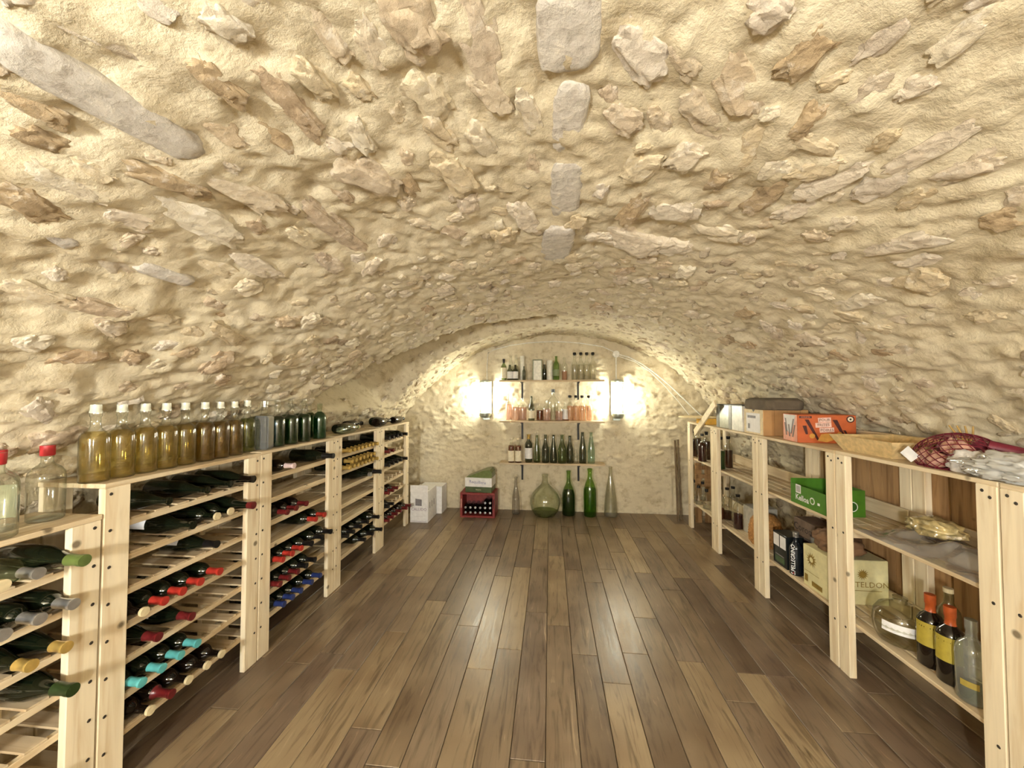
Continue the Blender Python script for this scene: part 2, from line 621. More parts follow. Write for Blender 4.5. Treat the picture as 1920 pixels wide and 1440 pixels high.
# ================================================================== STRUCTURE
# ------------------------------------------------------------------ stones: where they sit on the vault
# long-axis end points in photo pixels, width in pixels, kind
MAN = [
    ((-60, 20), (385, 285), 78, 'g'), ((100, 10), (310, 122), 40, 's'), ((380, 0), (462, 72), 48, 's'), ((350, 85), (447, 172), 28, 'd'),
    ((475, 105), (592, 245), 42, 's'), ((555, 110), (622, 187), 36, 's'), ((592, 10), (650, 116), 22, 's'), ((672, 30), (730, 136), 46, 's'),
    ((735, -30), (800, 97), 96, 's'), ((862, -10), (935, 172), 72, 's'), ((888, 142), (950, 202), 40, 's'), ((768, 140), (832, 222), 62, 's'),
    ((800, 215), (852, 277), 40, 's'), ((655, 150), (696, 196), 32, 's'), ((735, 190), (762, 236), 20, 's'), ((885, 235), (930, 312), 38, 's'),
    ((822, 290), (880, 356), 52, 's'), ((350, 180), (466, 272), 42, 's'), ((480, 226), (570, 291), 36, 'd'), ((600, 250), (652, 282), 30, 's'),
    ((660, 220), (692, 282), 26, 's'), ((745, 310), (782, 372), 28, 'd'), ((630, 300), (742, 356), 46, 's'), ((355, 300), (526, 396), 44, 's'),
    ((236, 340), (452, 452), 48, 's'), ((0, 335), (102, 412), 58, 'd'), ((75, 420), (142, 462), 30, 'g'), ((0, 145), (112, 216), 26, 'd'),
    ((15, 215), (117, 266), 26, 'd'), ((45, 290), (192, 362), 26, 's'), ((115, 280), (212, 322), 22, 's'), ((236, 295), (386, 357), 26, 'd'),
    ((180, 465), (246, 527), 28, 's'), ((250, 495), (367, 532), 26, 'g'), ((380, 490), (452, 522), 24, 's'), ((445, 480), (522, 522), 26, 's'),
    ((576, 385), (702, 492), 32, 's'), ((0, 530), (132, 572), 32, 's'), ((130, 560), (240, 590), 24, 's'), ((220, 570), (335, 605), 24, 's'),
    ((395, 600), (450, 640), 30, 's'), ((540, 430), (600, 470), 24, 's'), ((600, 480), (640, 510), 26, 's'),
    ((1070, -40), (1066, 136), 138, 'g'), ((1078, 140), (1060, 285), 70, 'g'), ((1066, 290), (1056, 402), 66, 'g'), ((1052, 405), (1036, 492), 64, 'g'),
    ((1160, 40), (1237, 146), 78, 's'), ((1267, 70), (1296, 136), 32, 's'), ((1342, 85), (1414, 212), 84, 's'), ((1285, 172), (1362, 252), 62, 's'),
    ((1408, 40), (1482, -10), 60, 's'), ((1470, 132), (1572, 45), 52, 'd'), ((1610, 117), (1716, 5), 36, 's'), ((1742, 117), (1882, 5), 46, 's'),
    ((1590, 192), (1667, 125), 38, 's'), ((1690, 172), (1742, 150), 24, 's'), ((1485, 247), (1547, 180), 32, 'd'), ((1138, 190), (1196, 237), 52, 's'),
    ((978, 170), (1006, 246), 36, 's'), ((1226, 195), (1247, 247), 24, 's'), ((1266, 302), (1317, 260), 42, 's'), ((1330, 347), (1367, 305), 32, 'd'),
    ((1386, 302), (1432, 215), 46, 's'), ((1485, 250), (1567, 272), 26, 's'), ((1480, 322), (1592, 290), 28, 's'), ((1165, 407), (1222, 345), 32, 'd'),
    ((1225, 380), (1312, 392), 46, 's'), ((1395, 392), (1482, 330), 34, 'd'), ((1500, 357), (1642, 290), 36, 's'), ((1460, 402), (1547, 370), 28, 's'),
    ((1665, 317), (1822, 230), 34, 's'), ((1740, 342), (1892, 285), 38, 's'), ((1690, 392), (1742, 350), 26, 's'), ((1130, 430), (1242, 467), 40, 's'),
    ((990, 285), (1010, 330), 26, 's'), ((965, 375), (1000, 420), 34, 's'), ((1105, 345), (1145, 350), 34, 's'), ((1300, 420), (1390, 440), 30, 's'),
    ((1560, 425), (1600, 400), 26, 's'), ((1610, 470), (1760, 440), 30, 's'), ((1680, 500), (1760, 478), 28, 's'), ((1830, 540), (1900, 520), 30, 's'),
    ((1505, 530), (1580, 510), 28, 's'), ((1560, 580), (1640, 560), 26, 's'), ((1385, 590), (1420, 575), 26, 'd'), ((1670, 660), (1740, 650), 26, 's'),
    ((1820, 600), (1880, 590), 24, 's'), ((1850, 420), (1915, 395), 36, 'd'), ((1350, 640), (1380, 632), 16, 'd'),
]


def to_st(P):
    th = math.atan2(P[0] - VX, P[2] - VZ)
    return th * VR, P[1]


stones = []          # s, y, half length, half width, angle (long axis vs +s), kind
for (a, b, wd, kd) in MAN:
    A, B = onvault(*a), onvault(*b)
    pa, pb = np.array(a, float), np.array(b, float)
    mid_ = (pa + pb) / 2
    nrm = np.array([-(pb - pa)[1], (pb - pa)[0]])
    nrm /= np.linalg.norm(nrm)
    W1, W2 = onvault(*(mid_ + nrm * wd / 2)), onvault(*(mid_ - nrm * wd / 2))
    (sa, ya), (sb, yb) = to_st(A), to_st(B)
    (s1, y1_), (s2, y2_) = to_st(W1), to_st(W2)
    dx, dy = sb - sa, yb - ya
    L = math.hypot(dx, dy)
    # width across the long axis
    Wd = abs((s2 - s1) * (-dy / L) + (y2_ - y1_) * (dx / L))
    stones.append((((sa + sb) / 2), ((ya + yb) / 2), max(0.035, L / 2), max(0.025, Wd / 2), math.atan2(dy, dx), kd))
n_man = len(stones)
S_MAX = 1.50 * VR
tries = 0
rr_ = random.Random(5)
cell = {}


def clash(s, y, r):
    for (s2, y2, l2, w2, a2, k2) in cell.get((int(s // 0.5), int(y // 0.5)), []):
        d = math.hypot(s - s2, y - y2)
        if d < (r + (l2 + w2) / 2) * 0.80:
            return True
    return False


def put(t):
    for i in (-1, 0, 1):
        for j in (-1, 0, 1):
            cell.setdefault((int(t[0] // 0.5) + i, int(t[1] // 0.5) + j), []).append(t)


for t in stones:
    put(t)
DARKST = stone_mat('brown_stone', [(188, 164, 128), (176, 154, 122), (198, 174, 138)], False)
while tries < 60000 and len(stones) < 3000:
    tries += 1
    s = rr_.uniform(-S_MAX, S_MAX)
    y = rr_.uniform(Y0 + 0.1, Y1 - 0.04)
    far = min(1.0, max(0.0, (y - 1.0) / 3.0))
    hl = rr_.choice((rr_.uniform(0.022, 0.05), rr_.uniform(0.035, 0.085))) * (1 - 0.2 * far)
    if rr_.random() < 0.12:
        hl *= 1.5
    hw = hl * rr_.uniform(0.45, 0.85)
    if y < 2.0 and abs(s) < 2.2 and rr_.random() < 0.55:
        continue
    if clash(s, y, (hl + hw) / 2 + 0.012):
        continue
    ang = rr_.gauss(PI / 2, 0.6)
    t = (s, y, hl, hw, ang, 's')
    stones.append(t)
    put(t)


def niche(S, Y):
    """recess in the left haunch of the vault, near the back wall"""
    Z = VZ + VR * np.cos(S / VR)
    Ye = 2.74 + (Z - 1.57) * 1.25 + 0.05 * pn(Z * 9, Y * 0 + 3.3, 77)
    d = np.clip((Y - Ye) / 0.05, 0, 1) * np.clip((4.15 - Y) / 0.55, 0, 1)
    d *= np.clip((Z - 1.36) / 0.10, 0, 1) * (S < 0)
    return 0.85 * d


def vault_h(S, Y):
    """inward relief of the mortared rubble"""
    side = np.clip((np.abs(S) - 1.0) / 1.6, 0, 1)
    h = 0.024 * fbm(S * 1.1, Y * 1.0, 1, 3)
    rg = 1 - np.abs(fbm(S * 4.2 + 0.5 * pn(S * 2, Y * 2, 40), Y * (2.6 - 1.1 * side), 9, 3))
    h = h + (0.011 + 0.016 * side) * (rg ** 2 - 0.5)
    lay = 0.6 * fbm(S * 8.5, Y * 2.2, 23, 3) + 0.7 * (1 - 2 * np.abs(fbm(S * 10.0 + 1.2 * pn(S * 3, Y * 3, 8), Y * 3.6, 33, 2)))
    h = h + 0.017 * side * lay + 0.005 * (1 - side) * lay
    h = h + 0.009 * fbm(S * 15, Y * 11, 51, 3, 0.6)
    return h - niche(S, Y)


ns_, ny_ = 560, 470
S1 = np.linspace(-1.54 * VR, 1.54 * VR, ns_)
Yv = np.linspace(Y0 - 0.02, Y1 + 0.03, ny_)
SS, YY = np.meshgrid(S1, Yv, indexing='ij')
HH = vault_h(SS, YY)
# the mortar swells gently around each stone
ds, dyv = S1[1] - S1[0], Yv[1] - Yv[0]
for (s, y, hl, hw, an, kd) in stones:
    R = hl * 1.7 + 0.03
    i0, i1 = int((s - R - S1[0]) / ds), int((s + R - S1[0]) / ds) + 2
    j0, j1 = int((y - R - Yv[0]) / dyv), int((y + R - Yv[0]) / dyv) + 2
    i0, j0 = max(i0, 0), max(j0, 0)
    if i1 <= i0 or j1 <= j0:
        continue
    us, uy = SS[i0:i1, j0:j1] - s, YY[i0:i1, j0:j1] - y
    c_, s_ = math.cos(an), math.sin(an)
    a = (us * c_ + uy * s_) / (hl + 0.02)
    b = (-us * s_ + uy * c_) / (hw + 0.02)
    HH[i0:i1, j0:j1] += 0.20 * min(hw, 0.09) * np.exp(-(a * a + b * b) * 0.9)


def vpos(s, y, h):
    th = s / VR
    return Vector((VX + (VR - h) * math.sin(th), y, VZ + (VR - h) * math.cos(th)))


TH = SS / VR
P = np.stack([VX + (VR - HH) * np.sin(TH), YY, VZ + (VR - HH) * np.cos(TH)], -1)
ceiling = link('ceiling', grid_mesh('vault', P), MORTAR)
tag(ceiling, 'rough rubble-stone barrel vault pointed with cream lime mortar', 'ceiling', kind='structure')

# stone shapes
STM = []
for v in range(14):
    bm = bmesh.new()
    bmesh.ops.create_icosphere(bm, subdivisions=4 if v < 10 else 3, radius=1.0)
    off = Vector((v * 7.3, v * 3.1, 1.7 * v))
    for vt in bm.verts:
        p = vt.co.copy()
        # blocky, broken faces
        q = Vector([math.copysign(abs(c) ** 0.72, c) for c in p])
        d = 0.30 * mnoise.noise(p * 1.2 + off) + 0.20 * mnoise.noise(p * 2.5 + off)
        cell_ = mnoise.voronoi(p * 1.7 + off)[0]
        d += 0.22 * (cell_[1] - cell_[0]) - 0.09 + 0.09 * mnoise.noise(p * 5.5 + off)
        vt.co = q * min(1.22, 0.88 + d)
    STM.append(bm_mesh('stone_shape', bm, True, 42))
for me in STM:
    me.materials.append(STONE)
DST = []
for me in STM[:4]:
    me2 = me.copy()
    me2.materials.clear()
    me2.materials.append(DARKST)
    DST.append(me2)
GST = []
for v in range(4):          # flat dressed grey blocks
    bm = bmesh.new()
    bmesh.ops.create_icosphere(bm, subdivisions=4, radius=1.0)
    off = Vector((v * 5.3, 40 + v * 3.1, 0))
    for vt in bm.verts:
        p = vt.co.copy()
        q = Vector([math.copysign(abs(c) ** 0.5, c) for c in p])
        vt.co = q * (0.84 + 0.07 * mnoise.noise(p * 1.3 + off) + 0.045 * mnoise.noise(p * 4 + off))
    me = bm_mesh('grey_stone_shape', bm, True, 42)
    me.materials.append(GREYST)
    GST.append(me)


def hat(s, y):
    i = min(max(int(round((s - S1[0]) / ds)), 0), ns_ - 1)
    j = min(max(int(round((y - Yv[0]) / dyv)), 0), ny_ - 1)
    return float(HH[i, j])


def stone_matrix(t, rnd):
    s, y, hl, hw, an, kd = t
    h = hat(s, y)
    th = s / VR
    es = Vector((math.cos(th), 0, -math.sin(th)))
    ey = Vector((0, 1, 0))
    en = Vector((-math.sin(th), 0, -math.cos(th)))      # inward
    tl = rnd.uniform(-0.10, 0.10)
    a = (es * math.cos(an) + ey * math.sin(an))
    b = (-es * math.sin(an) + ey * math.cos(an))
    n2 = (en + a * tl).normalized()
    a = (a - n2 * a.dot(n2)).normalized()
    b = n2.cross(a)
    dep = min(0.048, hw * 0.62) if kd != 'g' else 0.03
    proud = (0.30 if kd != 'g' else -0.15)
    c = vpos(s, y, h) - en * dep * (0.62 - 0.34 * rnd.random()) if kd != 'g' else vpos(s, y, h) - en * dep * 0.62
    m = Matrix.Identity(4)
    f = 1.24 if kd != 'g' else 1.1
    for i in range(3):
        m[i][0], m[i][1], m[i][2], m[i][3] = a[i] * hl * f, b[i] * hw * f, n2[i] * dep, c[i]
    return m


def px_size(t):
    p = vpos(t[0], t[1], 0)
    v = np.array(p) - CAM
    z = float(v @ FWD)
    if z < 0.15:
        return 0
    x, yy = CX + F_PX * float(v @ RGT) / z, CY - F_PX * float(v @ UPV) / z
    if x < -150 or x > 2070 or yy < -150 or p.z < 1.05:
        return 0
    return t[2] * t[3] / (z * z)


order = sorted(range(len(stones)), key=lambda i: -(1e3 if i < n_man else 0) - px_size(stones[i]))
rs = random.Random(3)
ind, rest = order[:295], order[295:]
for k in ind:
    t = stones[k]
    me = rs.choice(GST) if t[5] == 'g' else rs.choice(DST) if t[5] == 'd' else rs.choice(STM[:10])
    o = link('stone', me, None, ceiling)
    o.matrix_local = stone_matrix(t, rs)
# all smaller and farther stones: one piece
vsrc = []
for me in STM[10:]:
    co = np.empty(len(me.vertices) * 3)
    me.vertices.foreach_get('co', co)
    ix = np.empty(len(me.loops), dtype=np.int32)
    me.loops.foreach_get('vertex_index', ix)
    vsrc.append((co.reshape(-1, 3), ix.reshape(-1, 3)))
VV, FF, base_ = [], [], 0
for k in rest:
    co, ix = vsrc[rs.randrange(4)]
    m = np.array(stone_matrix(stones[k], rs))
    VV.append(co @ m[:3, :3].T + m[:3, 3])
    FF.append(ix + base_)
    base_ += len(co)
VV, FF = np.concatenate(VV), np.concatenate(FF)
me = bpy.data.meshes.new('small_stones')
me.vertices.add(len(VV))
me.vertices.foreach_set('co', VV.reshape(-1).astype(np.float32))
me.loops.add(len(FF) * 3)
me.loops.foreach_set('vertex_index', FF.reshape(-1).astype(np.int32))
me.polygons.add(len(FF))
me.polygons.foreach_set('loop_start', (np.arange(len(FF)) * 3).astype(np.int32))
me.polygons.foreach_set('use_smooth', np.ones(len(FF), dtype=bool))
me.update(calc_edges=True)
o = link('small_stones', me, STONE_S, ceiling)
o['kind'] = 'stuff'

# ------------------------------------------------------------------ end walls


def end_wall(name, y, sgn, label, seed):
    n, m = 330, 190
    xs = np.linspace(VX - VR - 0.25, VX + VR + 0.25, n)
    zs = np.linspace(-0.03, VZ + VR + 0.12, m)
    X, Z = np.meshgrid(xs, zs, indexing='ij')
    lower = np.clip((1.6 - Z) / 0.8, 0, 1)
    h = 0.012 * fbm(X * 1.2, Z * 1.2, seed, 3)
    chip = np.clip(fbm(X * 5.5, Z * 9.0, seed + 5, 4) - 0.22, 0, 1)
    h = h + 0.035 * chip * (0.35 + 0.65 * np.clip((Z - 0.5) / 0.3, 0, 1))
    h = h + 0.004 * fbm(X * 20, Z * 20, seed + 9, 2)
    P_ = np.stack([X, y - sgn * h, Z], -1)
    o_ = link(name, grid_mesh(name, P_), MORTAR)
    tag(o_, label, 'wall', kind='structure')
    return o_


wall_back = end_wall('wall_back', Y1, 1, 'plastered end wall under the arch carrying lanterns and bottle shelves', 60)
wall_front = end_wall('wall_front', Y0, -1, 'plastered entrance-end wall with two lanterns', 80)

# ------------------------------------------------------------------ floor
fb = bmesh.new()
box_bm(fb, (-2.6, Y0 - 0.05, -0.08), (2.7, Y1 + 0.05, -0.012))
floor = link('floor', bm_mesh('floor_bed', fb), plain('floor_joint', (52, 40, 32), 0.9))
tag(floor, 'brown wood-look plank floor running towards the end wall', 'floor', kind='structure')
PW, PLN = 0.146, 1.05
pmesh = []
bm = bmesh.new()
box_bm(bm, (-PW / 2 + 0.0012, -PLN / 2 + 0.0012, -0.012), (PW / 2 - 0.0012, PLN / 2 - 0.0012, 0.0))
bmesh.ops.bevel(bm, geom=[e for e in bm.edges if all(v.co.z > -0.001 for v in e.verts)], offset=0.002, segments=1, affect='EDGES')
pm = bm_mesh('plank', bm)
pm.materials.append(PLANK)
half = bmesh.new()
rp = random.Random(21)
ncol = int(4.9 / PW)
x_start = 0.05 - ncol / 2 * PW
cut_cache = {}
for c in range(ncol):
    off = rp.random() * PLN
    y = Y0 - off
    while y < Y1:
        a, b = max(y, Y0), min(y + PLN, Y1)
        if b - a > 0.05:
            full = (b - a) > PLN - 1e-4
            if full:
                me = pm
            else:
                key = round(b - a, 2)
                bm = bmesh.new()
                box_bm(bm, (-PW / 2 + 0.0012, -(b - a) / 2 + 0.0012, -0.012), (PW / 2 - 0.0012, (b - a) / 2 - 0.0012, 0.0))
                me = bm_mesh('plank_end', bm)
                me.materials.append(PLANK)
            o = link('plank', me, None, floor)
            o.location = (x_start + (c + 0.5) * PW, (a + b) / 2, 0.0008 * rp.uniform(-1, 0.0))
        y += PLN

# ------------------------------------------------------------------ wall lanterns
LAMP_PARTS = {}


def lantern(x, ywall, facing, bulbm, label, wire_up=0.25):
    """facing = -1: wall behind it at larger y"""
    z = 1.46
    yc = ywall + facing * 0.12
    root = empty('wall_lantern', (x, yc, z))
    tag(root, label, 'lamp', 'wall lanterns')
    link('bulb', lathe_mesh('bulb', [(0, -0.165), (0.030, -0.16), (0.044, -0.13), (0.047, 0.0), (0.044, 0.14), (0.030, 0.165), (0, 0.17)], 14), bulbm, root)
    link('glass_cylinder', lathe_mesh('lantern_glass', [(0.070, -0.20), (0.070, 0.20)], 28), glass('lantern_glass', (0.96, 0.98, 0.98), (0.70, 0.80, 0.80)), root)
    link('top_cap', lathe_mesh('lantern_cap', [(0, 0.235), (0.045, 0.23), (0.074, 0.212), (0.074, 0.196), (0.0, 0.196)], 28), plain('lantern_metal', (186, 196, 190), 0.35, 0.7), root)
    b = link('base_cap', lathe_mesh('lantern_base', [(0, -0.26), (0.05, -0.258), (0.060, -0.245), (0.074, -0.225), (0.074, -0.196), (0.03, -0.196), (0.026, -0.166), (0, -0.166)], 28), MATS['lantern_metal'], root)
    boxo('wall_bracket', MATS['lantern_metal'], root, (-0.03, min(0, -facing * 0.125), -0.235), (0.03, max(0, -facing * 0.125), -0.20))
    boxo('wall_plate', MATS['lantern_metal'], root, (-0.045, 0.095 if facing < 0 else -0.13, -0.29), (0.045, 0.13 if facing < 0 else -0.095, -0.12))
    boxo('added_light_shield', MATS['lantern_metal'], root, (-0.072, 0.078 if facing < 0 else -0.088, -0.22), (0.072, 0.088 if facing < 0 else -0.078, 0.22))  # added plate that keeps the bulb's hot spot off the wall behind
    return root


far_b = emis('bulb_far', *FAR_BULB)
near_b = emis('bulb_near', *NEAR_BULB)
near_b2 = emis('bulb_near_dim', *NEAR_BULB2)
lantern(-0.835, Y1, -1, far_b, 'glowing glass-cylinder wall lantern on the end wall, on the white cartons side')
lantern(0.845, Y1, -1, far_b, 'glowing glass-cylinder wall lantern on the end wall below the junction box')
lantern(-0.835, Y0, 1, near_b, 'glass-cylinder wall lantern on the entrance wall, wine rack side')
lantern(0.845, Y0, 1, near_b2, 'glass-cylinder wall lantern on the entrance wall, store shelf side')

# conduit and cables on the end wall
def arc_pts(t0, t1, n, rad, y=Y1 - 0.025):
    return [(VX + rad * math.sin(t0 + (t1 - t0) * i / n), y, VZ + rad * math.cos(t0 + (t1 - t0) * i / n)) for i in range(n + 1)]


def wall_line(pxs, y=Y1 - 0.045):
    return [tuple(onp(px, py, 1, y)) for px, py in pxs]


tag(link('cable', tube_mesh('cable_arch', wall_line([(913, 712), (913, 690), (915, 662), (925, 656), (955, 648), (990, 643), (1040, 640), (1085, 643), (1130, 650), (1152, 660)]), 0.006), WHITE),
    'thin white cable following the arch from one lantern to the junction box', 'cable')
tag(link('cable', tube_mesh('cable_right', wall_line([(1158, 664), (1180, 670), (1205, 683), (1230, 701), (1255, 722), (1280, 746), (1305, 770), (1322, 786)]), 0.008), WHITE),
    'white cable running down the arch from the junction box behind the store shelf', 'cable')
tag(link('cable', tube_mesh('cable_right2', wall_line([(1160, 668), (1190, 678), (1218, 696), (1245, 722), (1270, 750), (1292, 778)]), 0.005), WHITE),
    'second thinner white cable just inside the arch below the junction box', 'cable')
jb = onp(1155, 664, 1, Y1 - 0.03)
r_ = empty('junction_box', (jb[0], Y1 - 0.01, jb[2]))
tag(r_, 'round white junction box on the end wall above the lantern', 'junction box')
o = link('box_body', lathe_mesh('jbox', [(0, 0), (0.045, 0), (0.045, 0.035), (0.040, 0.042), (0, 0.042)], 20), WHITE, r_)
o.rotation_euler = (PI / 2, 0, 0)
link('conduit', tube_mesh('conduit', [(0, -0.02, -0.04), (0, -0.02, jb[2] * -1 + 1.70)], 0.009), WHITE, r_)

# ================================================================== BOTTLES
PROF = {
    'bordeaux': [(0, 0), (0.034, 0), (0.0375, 0.006), (0.0378, 0.185), (0.035, 0.203), (0.026, 0.219), (0.0165, 0.232), (0.0145, 0.245), (0.0142, 0.286), (0.0165, 0.288), (0.0165, 0.298), (0, 0.299)],
    'split': [(0, 0), (0.025, 0), (0.0275, 0.005), (0.028, 0.17), (0.026, 0.19), (0.019, 0.22), (0.0145, 0.24), (0.0132, 0.256), (0.0132, 0.282), (0.0148, 0.284), (0.0148, 0.294), (0, 0.295)],
    'burgundy': [(0, 0), (0.038, 0), (0.041, 0.006), (0.041, 0.135), (0.038, 0.165), (0.026, 0.205), (0.0175, 0.235), (0.0145, 0.262), (0.0142, 0.288), (0.0165, 0.290), (0.0165, 0.299), (0, 0.30)],
    'champagne': [(0, 0), (0.040, 0), (0.0435, 0.006), (0.0435, 0.14), (0.040, 0.17), (0.027, 0.212), (0.019, 0.245), (0.0165, 0.28), (0.0165, 0.295), (0.018, 0.30), (0.018, 0.314), (0, 0.315)],
    'hock': [(0, 0), (0.033, 0), (0.0365, 0.006), (0.0365, 0.13), (0.032, 0.18), (0.022, 0.25), (0.0155, 0.295), (0.014, 0.33), (0.0155, 0.333), (0.0155, 0.345), (0, 0.346)],
    'cone': [(0, 0), (0.046, 0), (0.050, 0.006), (0.050, 0.06), (0.040, 0.15), (0.026, 0.24), (0.017, 0.29), (0.0145, 0.32), (0.018, 0.323), (0.018, 0.338), (0, 0.339)],
    'swing': [(0, 0), (0.040, 0), (0.0435, 0.006), (0.0435, 0.165), (0.041, 0.178), (0.030, 0.190), (0.020, 0.198), (0.0155, 0.210), (0.0145, 0.245), (0.0175, 0.25), (0.0175, 0.268), (0.0155, 0.272), (0.0155, 0.292), (0, 0.293)],
    'gin': [(0, 0), (0.040, 0), (0.0455, 0.006), (0.0465, 0.15), (0.044, 0.168), (0.034, 0.185), (0.020, 0.196), (0.0155, 0.204), (0.0155, 0.226), (0.0175, 0.228), (0.0175, 0.26), (0, 0.261)],
    'whisky': [(0, 0), (0.036, 0), (0.0395, 0.005), (0.0395, 0.185), (0.036, 0.205), (0.022, 0.228), (0.0155, 0.245), (0.0150, 0.285), (0.0170, 0.287), (0.0170, 0.305), (0, 0.306)],
    'squat': [(0, 0), (0.048, 0), (0.052, 0.006), (0.052, 0.13), (0.048, 0.155), (0.030, 0.175), (0.019, 0.186), (0.0165, 0.20), (0.0165, 0.215), (0.019, 0.217), (0.019, 0.238), (0, 0.239)],
    'slim': [(0, 0), (0.042, 0), (0.050, 0.008), (0.050, 0.11), (0.046, 0.20), (0.036, 0.28), (0.024, 0.33), (0.019, 0.36), (0.0185, 0.44), (0.022, 0.443), (0.022, 0.46), (0, 0.461)],
    'magnum': [(0, 0), (0.070, 0), (0.080, 0.01), (0.082, 0.20), (0.078, 0.27), (0.058, 0.335), (0.034, 0.385), (0.024, 0.42), (0.023, 0.525), (0.027, 0.53), (0.027, 0.55), (0, 0.551)],
    'magnum2': [(0, 0), (0.068, 0), (0.077, 0.01), (0.079, 0.28), (0.076, 0.33), (0.055, 0.40), (0.034, 0.45), (0.027, 0.48), (0.026, 0.555), (0.030, 0.56), (0.030, 0.58), (0, 0.581)],
    'tallcone': [(0, 0), (0.070, 0), (0.080, 0.01), (0.080, 0.08), (0.072, 0.20), (0.055, 0.33), (0.036, 0.43), (0.024, 0.49), (0.019, 0.53), (0.0185, 0.585), (0.022, 0.588), (0.022, 0.605), (0, 0.606)],
    'demijohn': [(0, 0.012), (0.09, 0.0), (0.125, 0.012), (0.165, 0.07), (0.188, 0.15), (0.185, 0.21), (0.160, 0.27), (0.115, 0.325), (0.065, 0.37), (0.042, 0.40), (0.034, 0.44), (0.033, 0.485), (0.040, 0.49), (0.040, 0.51), (0, 0.511)],
    'jug': [(0, 0.006), (0.070, 0.0), (0.085, 0.008), (0.100, 0.04), (0.106, 0.09), (0.100, 0.135), (0.080, 0.168), (0.048, 0.188), (0.026, 0.194), (0.024, 0.206), (0.028, 0.208), (0.028, 0.218), (0, 0.219)],
    'flask': [(0, 0), (0.034, 0), (0.038, 0.005), (0.038, 0.12), (0.034, 0.14), (0.018, 0.155), (0.014, 0.165), (0.014, 0.178), (0.017, 0.18), (0.017, 0.205), (0, 0.206)],
}
BM_CACHE = {}


def prof_at(prof, z):
    for (r0, z0), (r1, z1) in zip(prof[:-1], prof[1:]):
        if z0 <= z <= z1 and z1 > z0:
            return r0 + (r1 - r0) * (z - z0) / (z1 - z0)
    return prof[-2][0]


def bmesh_part(kind, part, *args):
    key = (kind, part) + args
    if key in BM_CACHE:
        return BM_CACHE[key]
    pr = PROF[kind]
    segs = 20 if kind not in ('demijohn', 'magnum', 'magnum2', 'tallcone', 'jug', 'gin', 'swing') else 32
    if part == 'body':
        me = lathe_mesh(kind, pr, segs)
    elif part == 'cap':
        z0 = args[0]
        top = pr[-1][1]
        pts = [(prof_at(pr, z0) + 0.0012, z0)] + [(r + 0.0012, z) for r, z in pr if z0 < z < top] + [(pr[-2][0] + 0.0012, top + 0.001), (0, top + 0.002)]
        me = lathe_mesh(kind + '_cap', pts, segs)
    elif part == 'stopper':
        top = pr[-1][1]
        r = pr[-2][0]
        me = lathe_mesh(kind + '_stopper', [(r * 0.75, top - 0.004), (r * 0.8, top + 0.002), (r * 1.25, top + 0.004), (r * 1.25, top + 0.028), (r, top + 0.033), (0, top + 0.033)], segs)
    elif part == 'label':
        z0, z1, arc = args
        a = math.radians(arc) / 2
        me = lathe_mesh(kind + '_label', [(prof_at(pr, z0) + 0.0018, z0), (prof_at(pr, z1) + 0.0018, z1)], 14, -a, a)
    elif part == 'liquid':
        zt = args[0]
        pts = [(0, 0.004)] + [(max(0.002, r - 0.0035), max(z, 0.005)) for r, z in pr[1:] if z < zt] + [(max(0.002, prof_at(pr, zt) - 0.0035), zt), (0, zt)]
        me = lathe_mesh(kind + '_drink', pts, segs)
    BM_CACHE[key] = me.copy() if False else me
    return me


def mesh_with(me, mat):
    """one copy of the mesh per material"""
    key = ('m', me.name, mat.name)
    if key not in BM_CACHE:
        c = me.copy()
        c.materials.clear()
        c.materials.append(mat)
        BM_CACHE[key] = c
    return BM_CACHE[key]


def bottle(kind, mat, mw, label, cat='bottle', group=None, cap=None, stopper=None, lab=None, drink=None, name='bottle', lab_turn=0.0):
    """cap=(z0, mat) lab=(z0,z1,arc,mat) drink=(level, mat); mw = Matrix or upright location"""
    root = link(name, mesh_with(bmesh_part(kind, 'body'), mat))
    root.matrix_world = mw if isinstance(mw, Matrix) else Matrix.Translation(Vector(mw))
    tag(root, label, cat, group)
    if drink:
        link('drink', mesh_with(bmesh_part(kind, 'liquid', drink[0]), drink[1]), None, root)
    if cap:
        link('capsule', mesh_with(bmesh_part(kind, 'cap', cap[0]), cap[1]), None, root)
    if stopper:
        link('stopper', mesh_with(bmesh_part(kind, 'stopper'), stopper), None, root)
    if lab:
        l = link('paper_label', mesh_with(bmesh_part(kind, 'label', *lab[:3]), lab[3]), None, root)
        l.rotation_euler = (0, 0, lab_turn)
    return root


# ================================================================== WINE RACKS (left)
XF = -1.645          # front plane
RD = 0.285           # rack depth
LV = 0.1365          # level spacing
rack_levels = {}


